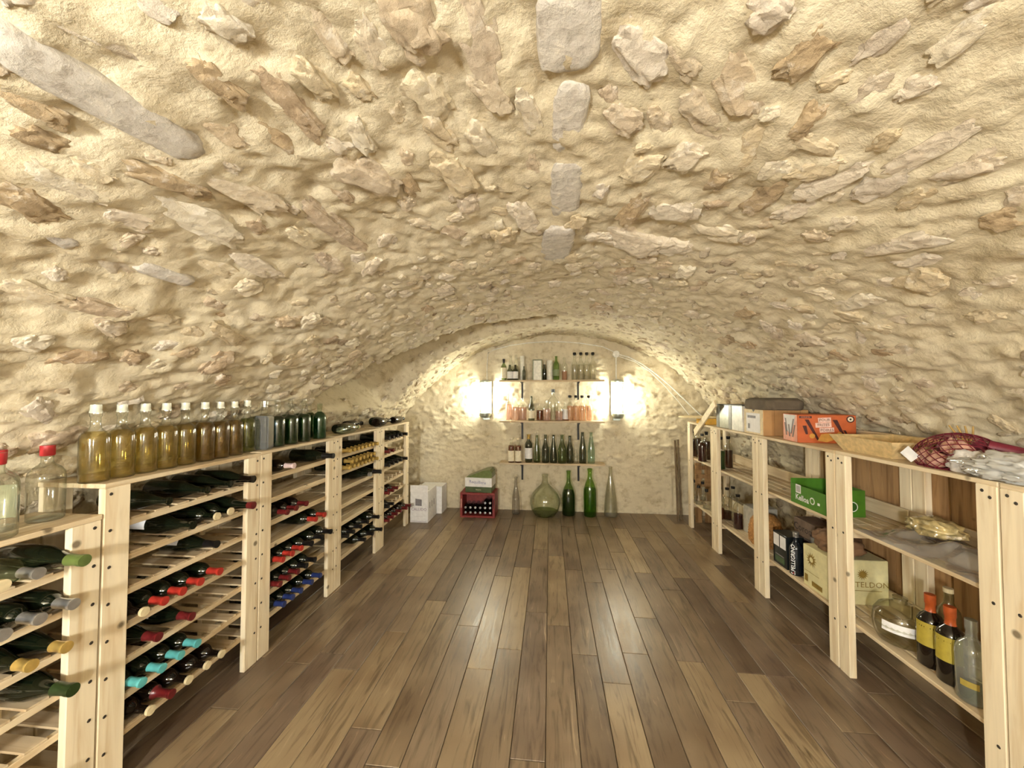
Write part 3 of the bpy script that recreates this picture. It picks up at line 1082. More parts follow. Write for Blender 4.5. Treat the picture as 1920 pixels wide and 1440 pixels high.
def wine_rack(name, ya, yb, ztop, label, nlev, pegs=False, pw=0.09, solid=False):
    root = empty('wine_rack', (XF - RD / 2, (ya + yb) / 2, 0))
    tag(root, label, 'wine rack', 'pine wine racks')
    W = yb - ya
    hx = RD / 2
    for sy in (-1, 1):
        for sx, t in ((1, 0.028), (-1, 0.028)):
            yc = sy * (W / 2 - pw / 2)
            x0 = hx - t if sx > 0 else -hx
            po = boxo('post', PINE_Z, root, (x0, yc - pw / 2 + 0.001, 0.0), (x0 + t, yc + pw / 2 - 0.001, ztop), 0.003)
            if sx > 0:
                for i in range(nlev):
                    o_ = link('screw', mesh_with(bm_screw, SCREW), None, po)
                    o_.location = (t / 2, sy * (W / 2 - 0.022) - yc, ztop - 0.024 - i * LV)
                    o_.rotation_euler = (0, PI / 2, 0)
        # short side rails tying front and back post
    zs = [ztop - 0.024 - i * LV for i in range(nlev)]
    for i, z in enumerate(zs):
        xin = hx - 0.029
        if i == 0:
            # closed top of three boards reaching over the posts
            for k in range(3):
                w3 = (RD + 0.006) / 3
                boxo('top_board', PINE_Y, root, (-hx - 0.004 + k * w3 + 0.001, -W / 2, ztop), (-hx - 0.004 + (k + 1) * w3 - 0.001, W / 2, ztop + 0.018), 0.002)
        else:
            boxo('front_rail', PINE_Y, root, (xin - 0.022, -W / 2 + 0.003, z - 0.012), (xin, W / 2 - 0.003, z + 0.012), 0.002)
            boxo('back_rail', PINE_Y, root, (-xin, -W / 2 + 0.003, z - 0.012), (-xin + 0.022, W / 2 - 0.003, z + 0.012), 0.002)
            if solid:
                for k in range(3):
                    w3 = (2 * xin) / 3
                    boxo('shelf_board', PINE_Y, root, (-xin + k * w3 + 0.0015, -W / 2 + 0.003, z + 0.012), (-xin + (k + 1) * w3 - 0.0015, W / 2 - 0.003, z + 0.020), 0.001)
            else:
                ns = 8
                p = (W - 0.01) / ns
                for k in range(ns):
                    yc = -W / 2 + 0.005 + (k + 0.5) * p
                    boxo('slat', PINE_X, root, (-xin, yc - p * 0.31, z + 0.012), (xin, yc + p * 0.31, z + 0.020), 0.001)
            if pegs:
                for k in range(7):
                    yc = -W / 2 + 0.06 + k * (W - 0.12) / 6
                    o_ = link('peg', mesh_with(bm_peg, PINE_Z), None, root)
                    o_.location = (xin - 0.011, yc, z + 0.011)
    rack_levels[name] = [z + 0.020 for z in zs]
    return root


bm_screw = lathe_mesh('screw', [(0, 0.002), (0.0045, 0.0018), (0.0062, 0.0), (0, 0.0)], 10)
bm_peg = lathe_mesh('peg', [(0, 0), (0.006, 0), (0.006, 0.036), (0.004, 0.04), (0, 0.04)], 8)
wine_rack('A', 0.495, 1.232, 1.04, 'lower pine wine rack topped by clear bottles with red caps', 8)
wine_rack('B', 1.236, 1.988, 1.15, 'pine wine rack under the yellow liqueur bottles, with turquoise capsules low down', 8)
wine_rack('C', 1.990, 2.742, 1.155, 'pine wine rack under the green bottles, full of red capsules', 8, solid=True)
wine_rack('D', 2.744, 3.508, 1.16, 'pine wine rack with rows of gold-foiled necks on its upper levels', 8, solid=True)
wine_rack('E', 3.510, 4.245, 1.165, 'pine wine rack with upright pegs, next to the white carton', 8, pegs=True)


RACK_Y = {'A': (0.495, 1.232), 'B': (1.236, 1.988), 'C': (1.990, 2.742), 'D': (2.744, 3.508), 'E': (3.510, 4.245)}
QUEUE = {}


def lying(rack, level, px, py, kind, mat, capmat, label, group, capz=0.238, lab=None, prot=0.0, spin=None, up=0.0, y=None):
    if y is None:
        y = float(onp(px, py, 0, XF + 0.03 + prot)[1])
    QUEUE.setdefault((rack, level, up > 0), []).append([y, kind, mat, capmat, label, group, capz, lab, prot, spin, up])


def lay_bottles():
    for (rack, level, _), q in QUEUE.items():
        q.sort(key=lambda t: t[0])
        ya, yb = RACK_Y[rack]
        lo, hi = ya + 0.094 + 0.02, yb - 0.094 - 0.02
        rad = [max(r for r, _z in PROF[t[1]]) + 0.001 for t in q]
        for it in range(60):
            for i in range(len(q)):
                q[i][0] = min(max(q[i][0], lo), hi)
            for i in range(len(q) - 1):
                g = rad[i] + rad[i + 1] - (q[i + 1][0] - q[i][0])
                if g > 0:
                    q[i][0] -= g / 2
                    q[i + 1][0] += g / 2
        if rack == 'E':          # one bottle between each two pegs
            last = -1
            for t in q:
                last = max(last + 1, min(5, int(round((t[0] - 3.6213) / 0.1025))))
                t[0] = 3.6213 + 0.1025 * last
        for (y, kind, mat, capmat, label, group, capz, lab, prot, spin, up), R in zip(q, rad):
            Lb = PROF[kind][-1][1]
            x0 = XF - RD + 0.030 + min(prot, 0.03)
            z = rack_levels[rack][level]
            mw = Matrix.Translation((x0, y, z + R + up)) @ Matrix.Rotation(PI / 2, 4, 'Y') @ Matrix.Rotation(random.uniform(0, 6) if spin is None else spin, 4, 'Z')
            bottle(kind, mat, mw, label, 'bottle', group, cap=(capz, capmat) if capmat else None, lab=lab, name='wine_bottle')


def row(rack, level, pts, kind, mat, capmat, label, group, **kw):
    for p in pts:
        lying(rack, level, p[0], p[1], kind, mat, capmat, label, group, **kw)


WLAB = (0.05, 0.13, 170, PAPER)
# rack A
row('A', 1, [(145, 1049)], 'champagne', DKGREEN, plain('green_foil', (88, 104, 52), 0.4), 'dark bottle with olive green foil sticking out of the low rack', None, capz=0.255, prot=0.03)
row('A', 1, [(58, 1066)], 'bordeaux', CLEARG, SILVER, 'pale glass bottle with silver cap lying in the low rack', None)
row('A', 1, [(18, 1092)], 'bordeaux', CLEARG, CORK, 'pale glass bottle with cream cap lying in the low rack', None, capz=0.27)
row('A', 2, [(132, 1134), (62, 1152), (8, 1180)], 'bordeaux', DKGREEN, SILVER, 'dark bottle with ribbed silver screw cap', 'silver-capped bottles in the low rack', capz=0.235, prot=0.02)
row('A', 3, [(118, 1208), (52, 1240)], 'burgundy', DKGREEN, GOLD, 'dark bottle with ribbed gold cap lying in the low rack', 'gold-capped bottles in the low rack', capz=0.25, prot=0.015)
row('A', 4, [(122, 1292)], 'champagne', DKGREEN, plain('green_foil2', (34, 52, 20), 0.4), 'dark green bottle whose dark neck overlaps the post of the low rack', None, capz=0.25, prot=0.03)
row('A', 6, [(62, 1402)], 'bordeaux', DKBROWN, LIME, 'dark bottle with pale lime capsule near the bottom of the low rack', None)
# rack B
row('B', 1, [(466, 882)], 'champagne', DKGREEN, DKBROWN, 'big dark green bottle poking past the post, uppermost level under the yellow bottles', None, capz=0.25, prot=0.025)
row('B', 1, [(428, 895), (385, 905), (312, 935)], 'burgundy', DKGREEN, None, 'dark green bottle on the level under the yellow liqueurs', 'green bottles high in the rack')
row('B', 2, [(466, 936)], 'champagne', DKGREEN, DKRED, 'dark bottle with maroon tip poking past the post', None, capz=0.285, prot=0.03)
row('B', 2, [(428, 953), (405, 965)], 'bordeaux', DKGREEN, CORK, 'dark green bottle with bare cork tip on the second level', 'cork-tipped bottles', capz=0.29)
row('B', 2, [(352, 990)], 'champagne', DKGREEN, None, 'large green bottle with white paper scraps on its body', None, lab=(0.03, 0.12, 210, PAPER), spin=PI)
row('B', 3, [(402, 1018)], 'burgundy', DKGREEN, BLACKC, 'single dark bottle with white label and black neck on the third level', None, lab=WLAB, spin=PI)
row('B', 4, [(276, 1084)], 'bordeaux', DKBROWN, CORK, 'brown bottle with white cork tip beside the red capsules', None, capz=0.285)
row('B', 4, [(408, 1078), (372, 1096), (337, 1114), (298, 1134)], 'bordeaux', DKGREEN, RED, 'dark white-labelled bottle with orange-red capsule below the yellow liqueurs', 'red-capsule bottles on the fourth level', lab=WLAB, spin=PI)
row('B', 5, [(355, 1148), (292, 1190)], 'burgundy', DKGREEN, DKRED, 'bottle with dull red capsule just above the turquoise ones', 'dull red capsules', lab=WLAB, spin=PI)
row('B', 6, [(358, 1206), (323, 1230), (288, 1256), (246, 1282)], 'bordeaux', DKGREEN, TURQ, 'dark bottle with turquoise capsule', 'turquoise-capsule bottles')
row('B', 7, [(410, 1222), (388, 1244), (348, 1268), (278, 1325)], 'bordeaux', DKBROWN, CORK, 'dark bottle with cork tip on the level below turquoise capsules', 'cork-tipped bottles on the bottom level', capz=0.287)
row('B', 7, [(320, 1298)], 'bordeaux', DKBROWN, DKRED, 'bottle with brownish-red neck on the bottom level below the turquoise capsules', None, capz=0.22)
# rack C
row('C', 1, [(618, 848)], 'champagne', DKGREEN, BLACKC, 'dark bottle poking past the post right under the green bottles', None, capz=0.235, prot=0.03)
row('C', 1, [(548, 870)], 'bordeaux', DKBROWN, plain('capsule_pink', (214, 190, 190), 0.35), 'bottle with pale pink capsule under the green bottles', None)
row('C', 3, [(572, 938), (553, 946), (536, 955)], 'bordeaux', DKBROWN, DKRED, 'bottle with crimson capsule on the third level', 'crimson capsules on the third level')
row('C', 4, [(606, 958), (590, 964)], 'bordeaux', DKGREEN, RED, 'bottle with red capsule on the sparse fourth level', 'red capsules on the fourth level')
row('C', 5, [(563, 988), (546, 998), (528, 1008)], 'bordeaux', DKGREEN, RED, 'bottle with bright red capsule on the fifth level', 'bright red capsules on the fifth level', up=0.0)
row('C', 5, [(618, 985), (602, 990), (582, 1000)], 'bordeaux', DKGREEN, BLACKC, 'black-capsuled bottle beside the bright red capsules', 'black capsules on the fifth level', prot=0.02)
row('C', 6, [(556, 1042), (538, 1054), (524, 1066)], 'bordeaux', DKGREEN, DKRED, 'bottle with brownish-red capsule just above the navy ones', 'brownish-red capsules on the sixth level')
row('C', 6, [(588, 1022), (572, 1032)], 'bordeaux', DKGREEN, BLACKC, 'black-capsuled bottle beside the brownish-red capsules', 'black capsules on the sixth level')
row('C', 7, [(598, 1072), (582, 1082), (562, 1093), (546, 1104), (530, 1116)], 'bordeaux', DKGREEN, BLUE, 'bottle with navy blue capsule on the bottom level', 'navy capsules on the bottom level')
# rack D: two tight rows of gold foils, a few dark ones below
for lev, nme in ((1, 'upper'), (2, 'lower')):
    for k in range(8):
        for st in ((0,) if lev == 1 else (0, 1)):
            if st and k == 7:
                continue
            y = 2.872 + 0.064 * k + 0.032 * st
            lab_ = 'gold-foiled bottle stacked on the lower gold row' if st else 'gold-foiled bottle resting on the %s gold level' % nme
            lying('D', lev, 0, 0, 'split', DKGREEN, GOLD, lab_, 'gold-foiled bottles', capz=0.225, y=y, up=0.0475 * st, prot=0.01 + 0.015 * (k == 7))
row('D', 3, [(708, 880)], 'champagne', DKGREEN, BLACKC, 'dark bottle below the gold foils whose neck overlaps the post', None, capz=0.24, prot=0.03)
row('D', 3, [(690, 878)], 'champagne', DKGREEN, SILVER, 'dark bottle with silver collar below the gold foils', None, capz=0.29)
for k, yy in enumerate((2.83, 2.95, 3.07, 3.19, 3.33)):
    lying('D', 6, 0, 0, 'bordeaux', DKGREEN, BLACKC, 'dark green bottle on the sixth level below gold foils', 'dark bottles on the sixth level', y=yy, prot=0.03 * (k == 4))
for k, yy in enumerate((3.14, 3.28, 3.40)):
    lying('D', 7, 0, 0, 'bordeaux', DKGREEN, BLACKC, 'dark green bottle on the bottom level below gold foils', 'dark bottles on the bottom level', y=yy, prot=0.03 * (k == 2))
# rack E
for k, yy in enumerate((3.66, 3.76, 3.86, 3.96, 4.06)):
    lying('E', 1, 0, 0, 'bordeaux', DKGREEN, BLACKC, 'dark green bottle on the top level of the pegged rack', 'green bottles in the pegged rack', y=yy, prot=0.02 * (k == 4))
for yy in (3.64, 3.73):
    lying('E', 2, 0, 0, 'bordeaux', DKBROWN, DKRED, 'maroon-capsuled bottle on the second level of the pegged rack', 'maroon bottles on the second pegged level', y=yy)
for k, yy in enumerate((3.66, 3.76, 3.86, 3.97, 4.08)):
    lying('E', 3, 0, 0, 'burgundy', DKGREEN, BLACKC, 'dark bottle on the third level of the pegged rack', 'dark bottles on the third pegged level', y=yy, prot=0.02 * (k == 4))
for yy in (3.65, 3.75, 3.84):
    lying('E', 5, 0, 0, 'bordeaux', DKBROWN, DKRED, 'wine-red bottle on the fifth level of the pegged rack', 'wine-red bottles on the fifth pegged level', y=yy)
for yy in (3.64, 3.74):
    lying('E', 6, 0, 0, 'bordeaux', DKBROWN, BLACKC, 'brown bottle on the sixth level of the pegged rack', 'brown bottles on the sixth pegged level', y=yy)
for k, yy in enumerate((3.63, 3.72, 3.81, 3.90, 3.99, 4.09)):
    lying('E', 7, 0, 0, 'bordeaux', DKBROWN, DKRED, 'dark red-capsuled bottle on the bottom pegged level', 'dark red capsules on the bottom pegged level', y=yy, prot=0.025 * (k > 3))

lay_bottles()
# ------------------------------------------------------------------ bottles standing on the racks
YEL = liquid('drink_yellow', (0.92, 0.85, 0.58), (160, 134, 72), 0.16)
AMB = liquid('drink_amber', (0.82, 0.70, 0.42), (136, 108, 56), 0.20)
OLV = liquid('drink_olive', (0.70, 0.72, 0.38), (110, 110, 50), 0.22)
GRN = liquid('drink_green', (0.22, 0.42, 0.14), (30, 56, 24), 0.4)
EMR = liquid('drink_emerald', (0.12, 0.40, 0.22), (24, 70, 40), 0.4)
CAPW = plain('cap_pearl', (214, 214, 196), 0.2, spec=0.8)
ZT = 1.15 + 0.018
top_specs = [
    # photo column, distance of the row from the rack front, drink
    (178, 0.09, YEL), (226, 0.09, YEL), (268, 0.09, YEL), (306, 0.09, YEL), (345, 0.09, YEL),
    (358, 0.20, AMB), (383, 0.09, AMB), (409, 0.09, AMB), (430, 0.09, AMB), (457, 0.09, OLV), (473, 0.20, OLV),
    (519, 0.075, GRN), (534, 0.175, GRN), (545, 0.075, GRN), (558, 0.175, GRN), (569, 0.075, GRN), (578, 0.175, GRN),
]
lastrow = {}
for (px, dx, dm) in top_specs:
    x = XF - dx
    yv = float(onp(px, 840, 0, x)[1])
    rw = dx > 0.12
    if rw in lastrow:
        yv = max(yv, lastrow[rw] + 0.0885)
    lastrow[rw] = yv
    zt = ZT if yv < 1.988 else (1.173 if yv < 2.743 else 1.178)
    nm = {'drink_yellow': 'clear bottle of pale yellow liqueur on the racks', 'drink_amber': 'clear bottle of amber liqueur on the racks',
          'drink_olive': 'clear bottle of olive-green liqueur on the racks', 'drink_green': 'clear-necked bottle of very dark green liqueur on the racks'}[dm.name]
    bottle('swing', CLEAR, (x, yv, zt), nm, 'bottle', {'drink_yellow': 'yellow liqueur bottles', 'drink_amber': 'amber liqueur bottles', 'drink_olive': 'olive liqueur bottles', 'drink_green': 'dark green liqueur bottles'}[dm.name],
           drink=(0.19, dm), cap=(0.262, CAPW) if dm in (YEL, AMB, OLV) else None)
c = onp(497, 835, 2, 1.173)
b_ = link('bottle', bm_mesh('square_bottle', (lambda bm: (box_bm(bm, (-0.04, -0.04, 0), (0.04, 0.04, 0.20)), bmesh.ops.bevel(bm, geom=bm.edges[:], offset=0.008, segments=2, affect='EDGES'), bm)[-1])(bmesh.new()), True, 60), glass('slate_glass', (0.36, 0.42, 0.46), (0.12, 0.15, 0.18), haze=0.18))
b_.location = (XF - 0.07, float(onp(495, 810, 0, XF - 0.07)[1]), 1.173)
b_.rotation_euler = (0, 0, 0.25)
tag(b_, 'square frosted slate-blue bottle standing between olive and dark green bottles', 'bottle')
link('neck', lathe_mesh('square_neck', [(0.026, 0.20), (0.017, 0.212), (0.015, 0.25), (0.018, 0.252), (0.018, 0.262), (0, 0.263)], 16), CLEAR, b_)
link('stopper', lathe_mesh('square_stop', [(0.014, 0.264), (0.02, 0.266), (0.02, 0.288), (0, 0.29)], 16), CLEAR, b_)
c = onp(598, 817, 2, 1.173)
bottle('gin', CLEARG, (XF - 0.07, float(onp(599, 800, 0, XF - 0.07)[1]), 1.173), 'stout bottle of emerald green liqueur, last standing one on the racks', 'bottle', drink=(0.20, EMR))
# lying on top of D and E
for i, (yv, x, mat, kd, lb, up) in enumerate([
    (2.86, XF - 0.04, CLEARG, 'bordeaux', 'empty pale glass bottle lying lengthwise on the rack top', 0.0),
    (2.93, XF - 0.12, DKGREEN, 'bordeaux', 'dark bottle lying behind the empty pale one on the rack top', 0.0),
    (3.22, XF - 0.20, DKBROWN, 'burgundy', 'brown bottle lying at the back edge of the rack top', 0.0),
    (3.50, XF - 0.05, DKBROWN, 'champagne', 'dark brown bottle lying lengthwise above the pegged rack', 0.0),
    (3.62, XF - 0.14, DKGREEN, 'champagne', 'dark green bottle lying behind the brown one above the pegged rack', 0.0),
    (3.92, XF - 0.06, DKBROWN, 'bordeaux', 'slim dark bottle lying near the end of the racks, neck to the end wall', 0.0)]):
    R = max(r for r, _ in PROF[kd])
    zt = 1.178 if yv < 3.4 else 1.183
    mw = Matrix.Translation((x, yv, zt + R + 0.001)) @ Matrix.Rotation(-PI / 2, 4, 'X')
    bottle(kd, mat, mw, lb, 'bottle', cap=(0.285, CORK) if mat is CLEARG else (0.25, BLACKC), name='wine_bottle')

# gin bottles on the low rack
ZA = 1.04 + 0.018
for (px, py, lb) in ((66, 974, 'clear gin-type bottle with red cap and bare front on the low rack'), (14, 980, 'clear bottle with red cap and dim paper label on the low rack')):
    c = onp(px, py, 2, ZA)
    bottle('gin', CLEAR, (XF - 0.13 if px > 30 else XF - 0.14, c[1] if px > 30 else 1.045, ZA), lb, 'bottle', cap=(0.226, plain('cap_red', (178, 44, 48), 0.45)), lab=(0.03, 0.14, 90, plain('dim_label', (170, 170, 140), 0.8)) if px < 30 else None, lab_turn=2.4, drink=(0.012, liquid('drink_clear', (0.9, 0.92, 0.9), (220, 220, 215), 0.1)))
c = onp(2, 980, 2, ZA)
bottle('gin', CLEAR, (XF - 0.05, 0.99, ZA), 'clear red-capped bottle at the front edge of the low rack', 'bottle', cap=(0.226, MATS['cap_red']))

# ================================================================== END-WALL SHELVES
SHZ = [1.685, 1.172, 0.645]
SHN = ['top', 'middle', 'lowest']
for z, nmx in zip(SHZ, SHN):
    r_ = empty('wall_shelf', (0.015, Y1 - 0.115, z))
    tag(r_, {'top': 'uppermost pale board shelf on the end wall', 'middle': 'middle pale board shelf on the end wall between the lanterns', 'lowest': 'lowest pale board shelf on the end wall above the big floor bottles'}[nmx], 'shelf', 'end-wall shelves')
    boxo('board', PINE_X, r_, (-0.655, -0.10, -0.022), (0.655, 0.10, 0.0), 0.002)
    for bx in (-0.375, 0.345):
        o = link('bracket', bm_mesh('bracket', (lambda bm: (box_bm(bm, (-0.012, 0.088, -0.25), (0.012, 0.100, -0.022)), box_bm(bm, (-0.012, -0.08, -0.034), (0.012, 0.09, -0.022)), box_bm(bm, (-0.004, -0.05, -0.05), (0.004, 0.088, -0.034)), bm)[-1])(bmesh.new())), IRON, r_)
        o.location = (bx, 0, 0)


def wshelf(level, px, kind, mat, h_px, label, back=0.0, group=None, wscale=1.0, **kw):
    """bottle on an end-wall shelf: px is its centre column, h_px its pixel height"""
    z = SHZ[level] if level is not None else 0.0
    y = Y1 - 0.125 + back
    c = onp(px, 760, 1, y)
    hgt = h_px / (F_PX / (np.dot(c - CAM, FWD)))
    s = hgt / PROF[kind][-1][1]
    mw = Matrix.Translation((c[0], y, z)) @ Matrix.Diagonal((s * wscale * 0.93, s * wscale * 0.93, s, 1))
    return bottle(kind, mat, mw, label, 'bottle', group, lab_turn=-PI / 2, **kw)


ROSE = liquid('drink_rose', (0.94, 0.76, 0.66), (206, 160, 136), 0.25)
WHI = liquid('drink_whisky', (0.60, 0.30, 0.14), (120, 66, 40), 0.5)
PNK = liquid('drink_pale_pink', (0.90, 0.74, 0.70), (214, 180, 168), 0.3)
BRN = liquid('drink_brown', (0.40, 0.22, 0.10), (70, 40, 24), 0.55)
DRD = liquid('drink_dark_red', (0.34, 0.06, 0.05), (60, 16, 14), 0.6)
NEUT = liquid('drink_neutral', (0.90, 0.88, 0.80), (214, 206, 188), 0.2)
CAN = plain('canister_white', (222, 218, 204), 0.45)
# top shelf
wshelf(0, 944.5, 'whisky', OLIVEG, 40, 'green bottle with long cream label, first on the top shelf', cap=(0.25, BLACKC), lab=(0.03, 0.18, 200, PAPER2), back=-0.02, wscale=1.1)
for px in (956, 966.5):
    wshelf(0, px, 'whisky', DARKG, 29, 'short dark bottle with white label on the top shelf', group='short labelled bottles on the top shelf', lab=(0.03, 0.17, 200, PAPER), back=-0.03, wscale=1.5)
for px, hp in ((957.5, 46), (967.5, 48)):
    wshelf(0, px, 'hock', CLEAR, hp, 'tall pale glass bottle behind the short labelled pair', back=0.06, group='tall pale bottles behind', drink=(0.2, NEUT), wscale=1.2)


def canister(px, hp, wp, label, mat, lidmat, back=0.0, level=0):
    y = Y1 - 0.125 + back
    c = onp(px, 760, 1, y)
    k = float(np.dot(c - CAM, FWD)) / F_PX
    r_ = wp * k / 2
    h_ = hp * k
    o_ = link('canister', lathe_mesh('canister', [(0, 0), (r_, 0), (r_, h_ - 0.02), (0, h_ - 0.02)], 24), mat)
    o_.location = (c[0], y, SHZ[level])
    tag(o_, label, 'canister')
    link('lid', lathe_mesh('lid', [(r_ * 1.02, h_ - 0.03), (r_ * 1.02, h_), (0, h_)], 24), lidmat, o_)
    return o_


canister(979.5, 46, 9, 'slim tall white tube canister on the top shelf', CAN, CAN, 0.05)
wshelf(0, 982.5, 'bordeaux', DARKG, 26, 'tiny dark bottle in front of the white tube canister', back=-0.05)
# framed decanter box
c = onp(1008, 760, 1, Y1 - 0.12)
bx = empty('gift_box', (c[0], Y1 - 0.12, SHZ[0]))
tag(bx, 'pale boxed bottle with dark green frame on the top shelf', 'box')
boxo('box_body', CAN, bx, (-0.055, -0.04, 0), (0.055, 0.04, 0.25), 0.003)
gfr = plain('frame_green', (120, 124, 92), 0.5)
for lo, hi in (((-0.062, -0.046, 0), (-0.050, -0.034, 0.262)), ((0.050, -0.046, 0), (0.062, -0.034, 0.262)), ((-0.050, -0.046, 0.250), (0.050, -0.034, 0.262))):
    boxo('frame_bar', gfr, bx, lo, hi, 0.001)
wshelf(0, 1021, 'whisky', DARKG, 30, 'dark shouldered bottle next to the boxed bottle', back=0.03)
canister(1031, 37, 11.5, 'wide white canister between the boxed and green bottles', CAN, CAN, 0.0)
wshelf(0, 1043, 'bordeaux', GREENG, 45, 'bright green bottle in the middle of the top shelf', lab=(0.05, 0.13, 180, plain('label_dull_green', (120, 132, 96), 0.7)), back=-0.03, wscale=1.1)
wshelf(0, 1058.5, 'whisky', CLEAR, 43, 'clear bottle beside the green one with a rosy drink low down', drink=(0.12, ROSE), back=0.0)
for px in (1077.5, 1089.5, 1100.5, 1112):
    wshelf(0, px, 'whisky', CLEAR, 47, 'clear bottle with bulbous dark stopper on the top shelf', group='dark-stoppered clear bottles', stopper=BLACKC, drink=(0.19, NEUT), wscale=1.0)
# middle shelf
wshelf(1, 953.5, 'whisky', CLEAR, 46, 'clear bottle with orange tinge, first on the middle shelf', drink=(0.2, PNK))
for px in (966, 980):
    wshelf(1, px, 'squat', CLEAR, 42, 'clear bottle of pale pink drink on the middle shelf', group='pale pink bottles', drink=(0.14, PNK), wscale=0.9)
wshelf(1, 996.5, 'champagne', DARKG, 46, 'dark sloping bottle with large white label on the middle shelf', lab=(0.03, 0.13, 200, PAPER2), back=-0.03)
wshelf(1, 1012, 'squat', CLEAR, 32, 'squat clear bottle of brown drink beside the dark labelled one', drink=(0.14, WHI), back=0.03)
wshelf(1, 1025.5, 'squat', CLEAR, 38, 'clear squat bottle next to the tall capped one', drink=(0.14, PNK), back=-0.05)
wshelf(1, 1037, 'squat', CLEAR, 58, 'tallest clear bottle with dark cap on the middle shelf', cap=(0.216, BLACKC), drink=(0.1, NEUT), wscale=0.8, back=0.045)
wshelf(1, 1048, 'squat', CLEAR, 36, 'short clear bottle under the tallest one', drink=(0.12, PNK), back=-0.05)
wshelf(1, 1060, 'squat', CLEAR, 34, 'clear bottle with big white label on the middle shelf', lab=(0.02, 0.15, 220, PAPER), drink=(0.12, WHI), back=0.015)
for px in (1068.5, 1080, 1091.5, 1104):
    wshelf(1, px, 'whisky', CLEAR, 43, 'clear bottle of rose-orange drink with dark stopper', group='rose-orange bottles', stopper=BLACKC, drink=(0.20, ROSE), wscale=1.15)
# lowest shelf
for px in (958.5, 971.5):
    wshelf(2, px, 'whisky', CLEAR, 46, 'whisky bottle with printed cream label on the lowest shelf', group='twin whisky bottles', drink=(0.21, WHI), lab=(0.02, 0.15, 220, PAPER2), cap=(0.285, PAPER2), back=-0.06, wscale=1.05)
for px in (958.5, 971.5):
    pass
wshelf(2, 991, 'bordeaux', DARKG, 51, 'dark wine bottle with white label and gold neck on the lowest shelf', lab=(0.04, 0.155, 220, PAPER), cap=(0.25, GOLD), back=0.0, wscale=1.15)
wshelf(2, 1006.5, 'cone', OLIVEG, 50, 'empty green cone-shaped bottle beside the white-labelled one', back=0.0, wscale=0.9)
wshelf(2, 1022.5, 'champagne', DARKG, 52, 'empty smoky green champagne bottle on the lowest shelf', back=-0.02)
wshelf(2, 1037.5, 'cone', DARKG, 52, 'empty smoky cone bottle between two champagne bottles', back=-0.02, wscale=0.95)
wshelf(2, 1053.5, 'champagne', OLIVEG, 53, 'wide olive champagne bottle on the lowest shelf', back=-0.04, wscale=1.1)
wshelf(2, 1068, 'champagne', DARKG, 51, 'dark champagne bottle next to the little clear one', back=-0.02)
wshelf(2, 1079, 'flask', CLEAR, 25, 'little clear glass bottle in a gap on the lowest shelf', back=-0.02)
wshelf(2, 1092, 'hock', DARKG, 58, 'slender dark flute bottle on the lowest shelf', back=-0.02, wscale=1.15)
wshelf(2, 1108, 'hock', AQUAG, 58, 'slender aqua flute bottle, last on the lowest shelf', back=-0.02, wscale=1.15)

# ------------------------------------------------------------------ on the floor by the end wall
bottle('slim', glass('dusty_clear', (0.80, 0.78, 0.74), (0.42, 0.40, 0.36), haze=0.06), (-0.432, 4.74, 0), 'slim clear dusty bottle standing on the floor', 'bottle')
bottle('demijohn', glass('demijohn_glass', (0.90, 0.92, 0.84), (0.45, 0.50, 0.38)), (-0.065, 4.70, 0), 'round-bellied pale green glass demijohn on the floor', 'demijohn', name='demijohn', drink=(0.06, liquid('dregs_green', (0.80, 0.86, 0.70), (120, 132, 90), 0.2)))
bottle('magnum', GREENG, (0.228, 4.76, 0), 'tall green bottle with thin neck next to the demijohn', 'bottle', drink=(0.30, liquid('drink_deep_green', (0.45, 0.54, 0.40), (70, 84, 56), 0.3)))
bottle('magnum2', glass('bright_green_glass', (0.58, 0.78, 0.32), (0.18, 0.34, 0.06)), (0.490, 4.745, 0), 'bright green straight-sided large bottle on the floor', 'bottle', drink=(0.34, liquid('drink_bright_green', (0.62, 0.78, 0.42), (100, 132, 54), 0.25)))
bottle('tallcone', glass('dusty_clear2', (0.80, 0.80, 0.68), (0.44, 0.42, 0.32), haze=0.10), (0.745, 4.77, 0), 'tall cone-shaped dusty clear bottle on the floor', 'bottle')


# white wine carton(s)
def carton(name, lo, hi, mat, label, cat='carton', rz=0.0, group=None):
    cx_, cy_ = (lo[0] + hi[0]) / 2, (lo[1] + hi[1]) / 2
    r = empty(name, (cx_, cy_, lo[2]), rz)
    tag(r, label, cat, group)
    sx, sy, sz = hi[0] - lo[0], hi[1] - lo[1], hi[2] - lo[2]
    BODY[r.name] = boxo('box_body', mat, r, (-sx / 2, -sy / 2, 0), (sx / 2, sy / 2, sz), 0.003)
    return r, sx, sy, sz


r_, sx, sy, sz = carton('wine_carton', (-1.640, 4.29, 0), (-1.425, 4.62, 0.365), PAPER, 'white wine carton with a raised flap and printed square, on the floor by the racks')
boxo('flap', PAPER, r_, (-sx / 2, -sy / 2 - 0.004, sz - 0.01), (sx / 2, -sy / 2, sz + 0.07), 0.001)
fy = -sy / 2 - 0.0055
patch('printed_square', INKG, r_, (-0.005, fy, 0.235), (1, 0, 0), (0, 0, 1), [(-0.038, -0.035), (0.038, -0.04), (0.038, 0.035), (-0.038, 0.045)])
text('CALLIDO', 0.045, INKP, r_, (0, fy, 0.155), (1, 0, 0), (0, 0, 1))
text('-----------------', 0.02, INKP, r_, (0, fy, 0.075), (1, 0, 0), (0, 0, 1), 'small_print')
patch('printed_line', INKP, r_, (0, fy, 0.018), (1, 0, 0), (0, 0, 1), rect(0.19, 0.003))
patch('handle_hole', INK, r_, (0.055, -sy / 2 + 0.10, sz + 0.0008), (1, 0, 0), (0, 1, 0), rect(0.05, 0.03))
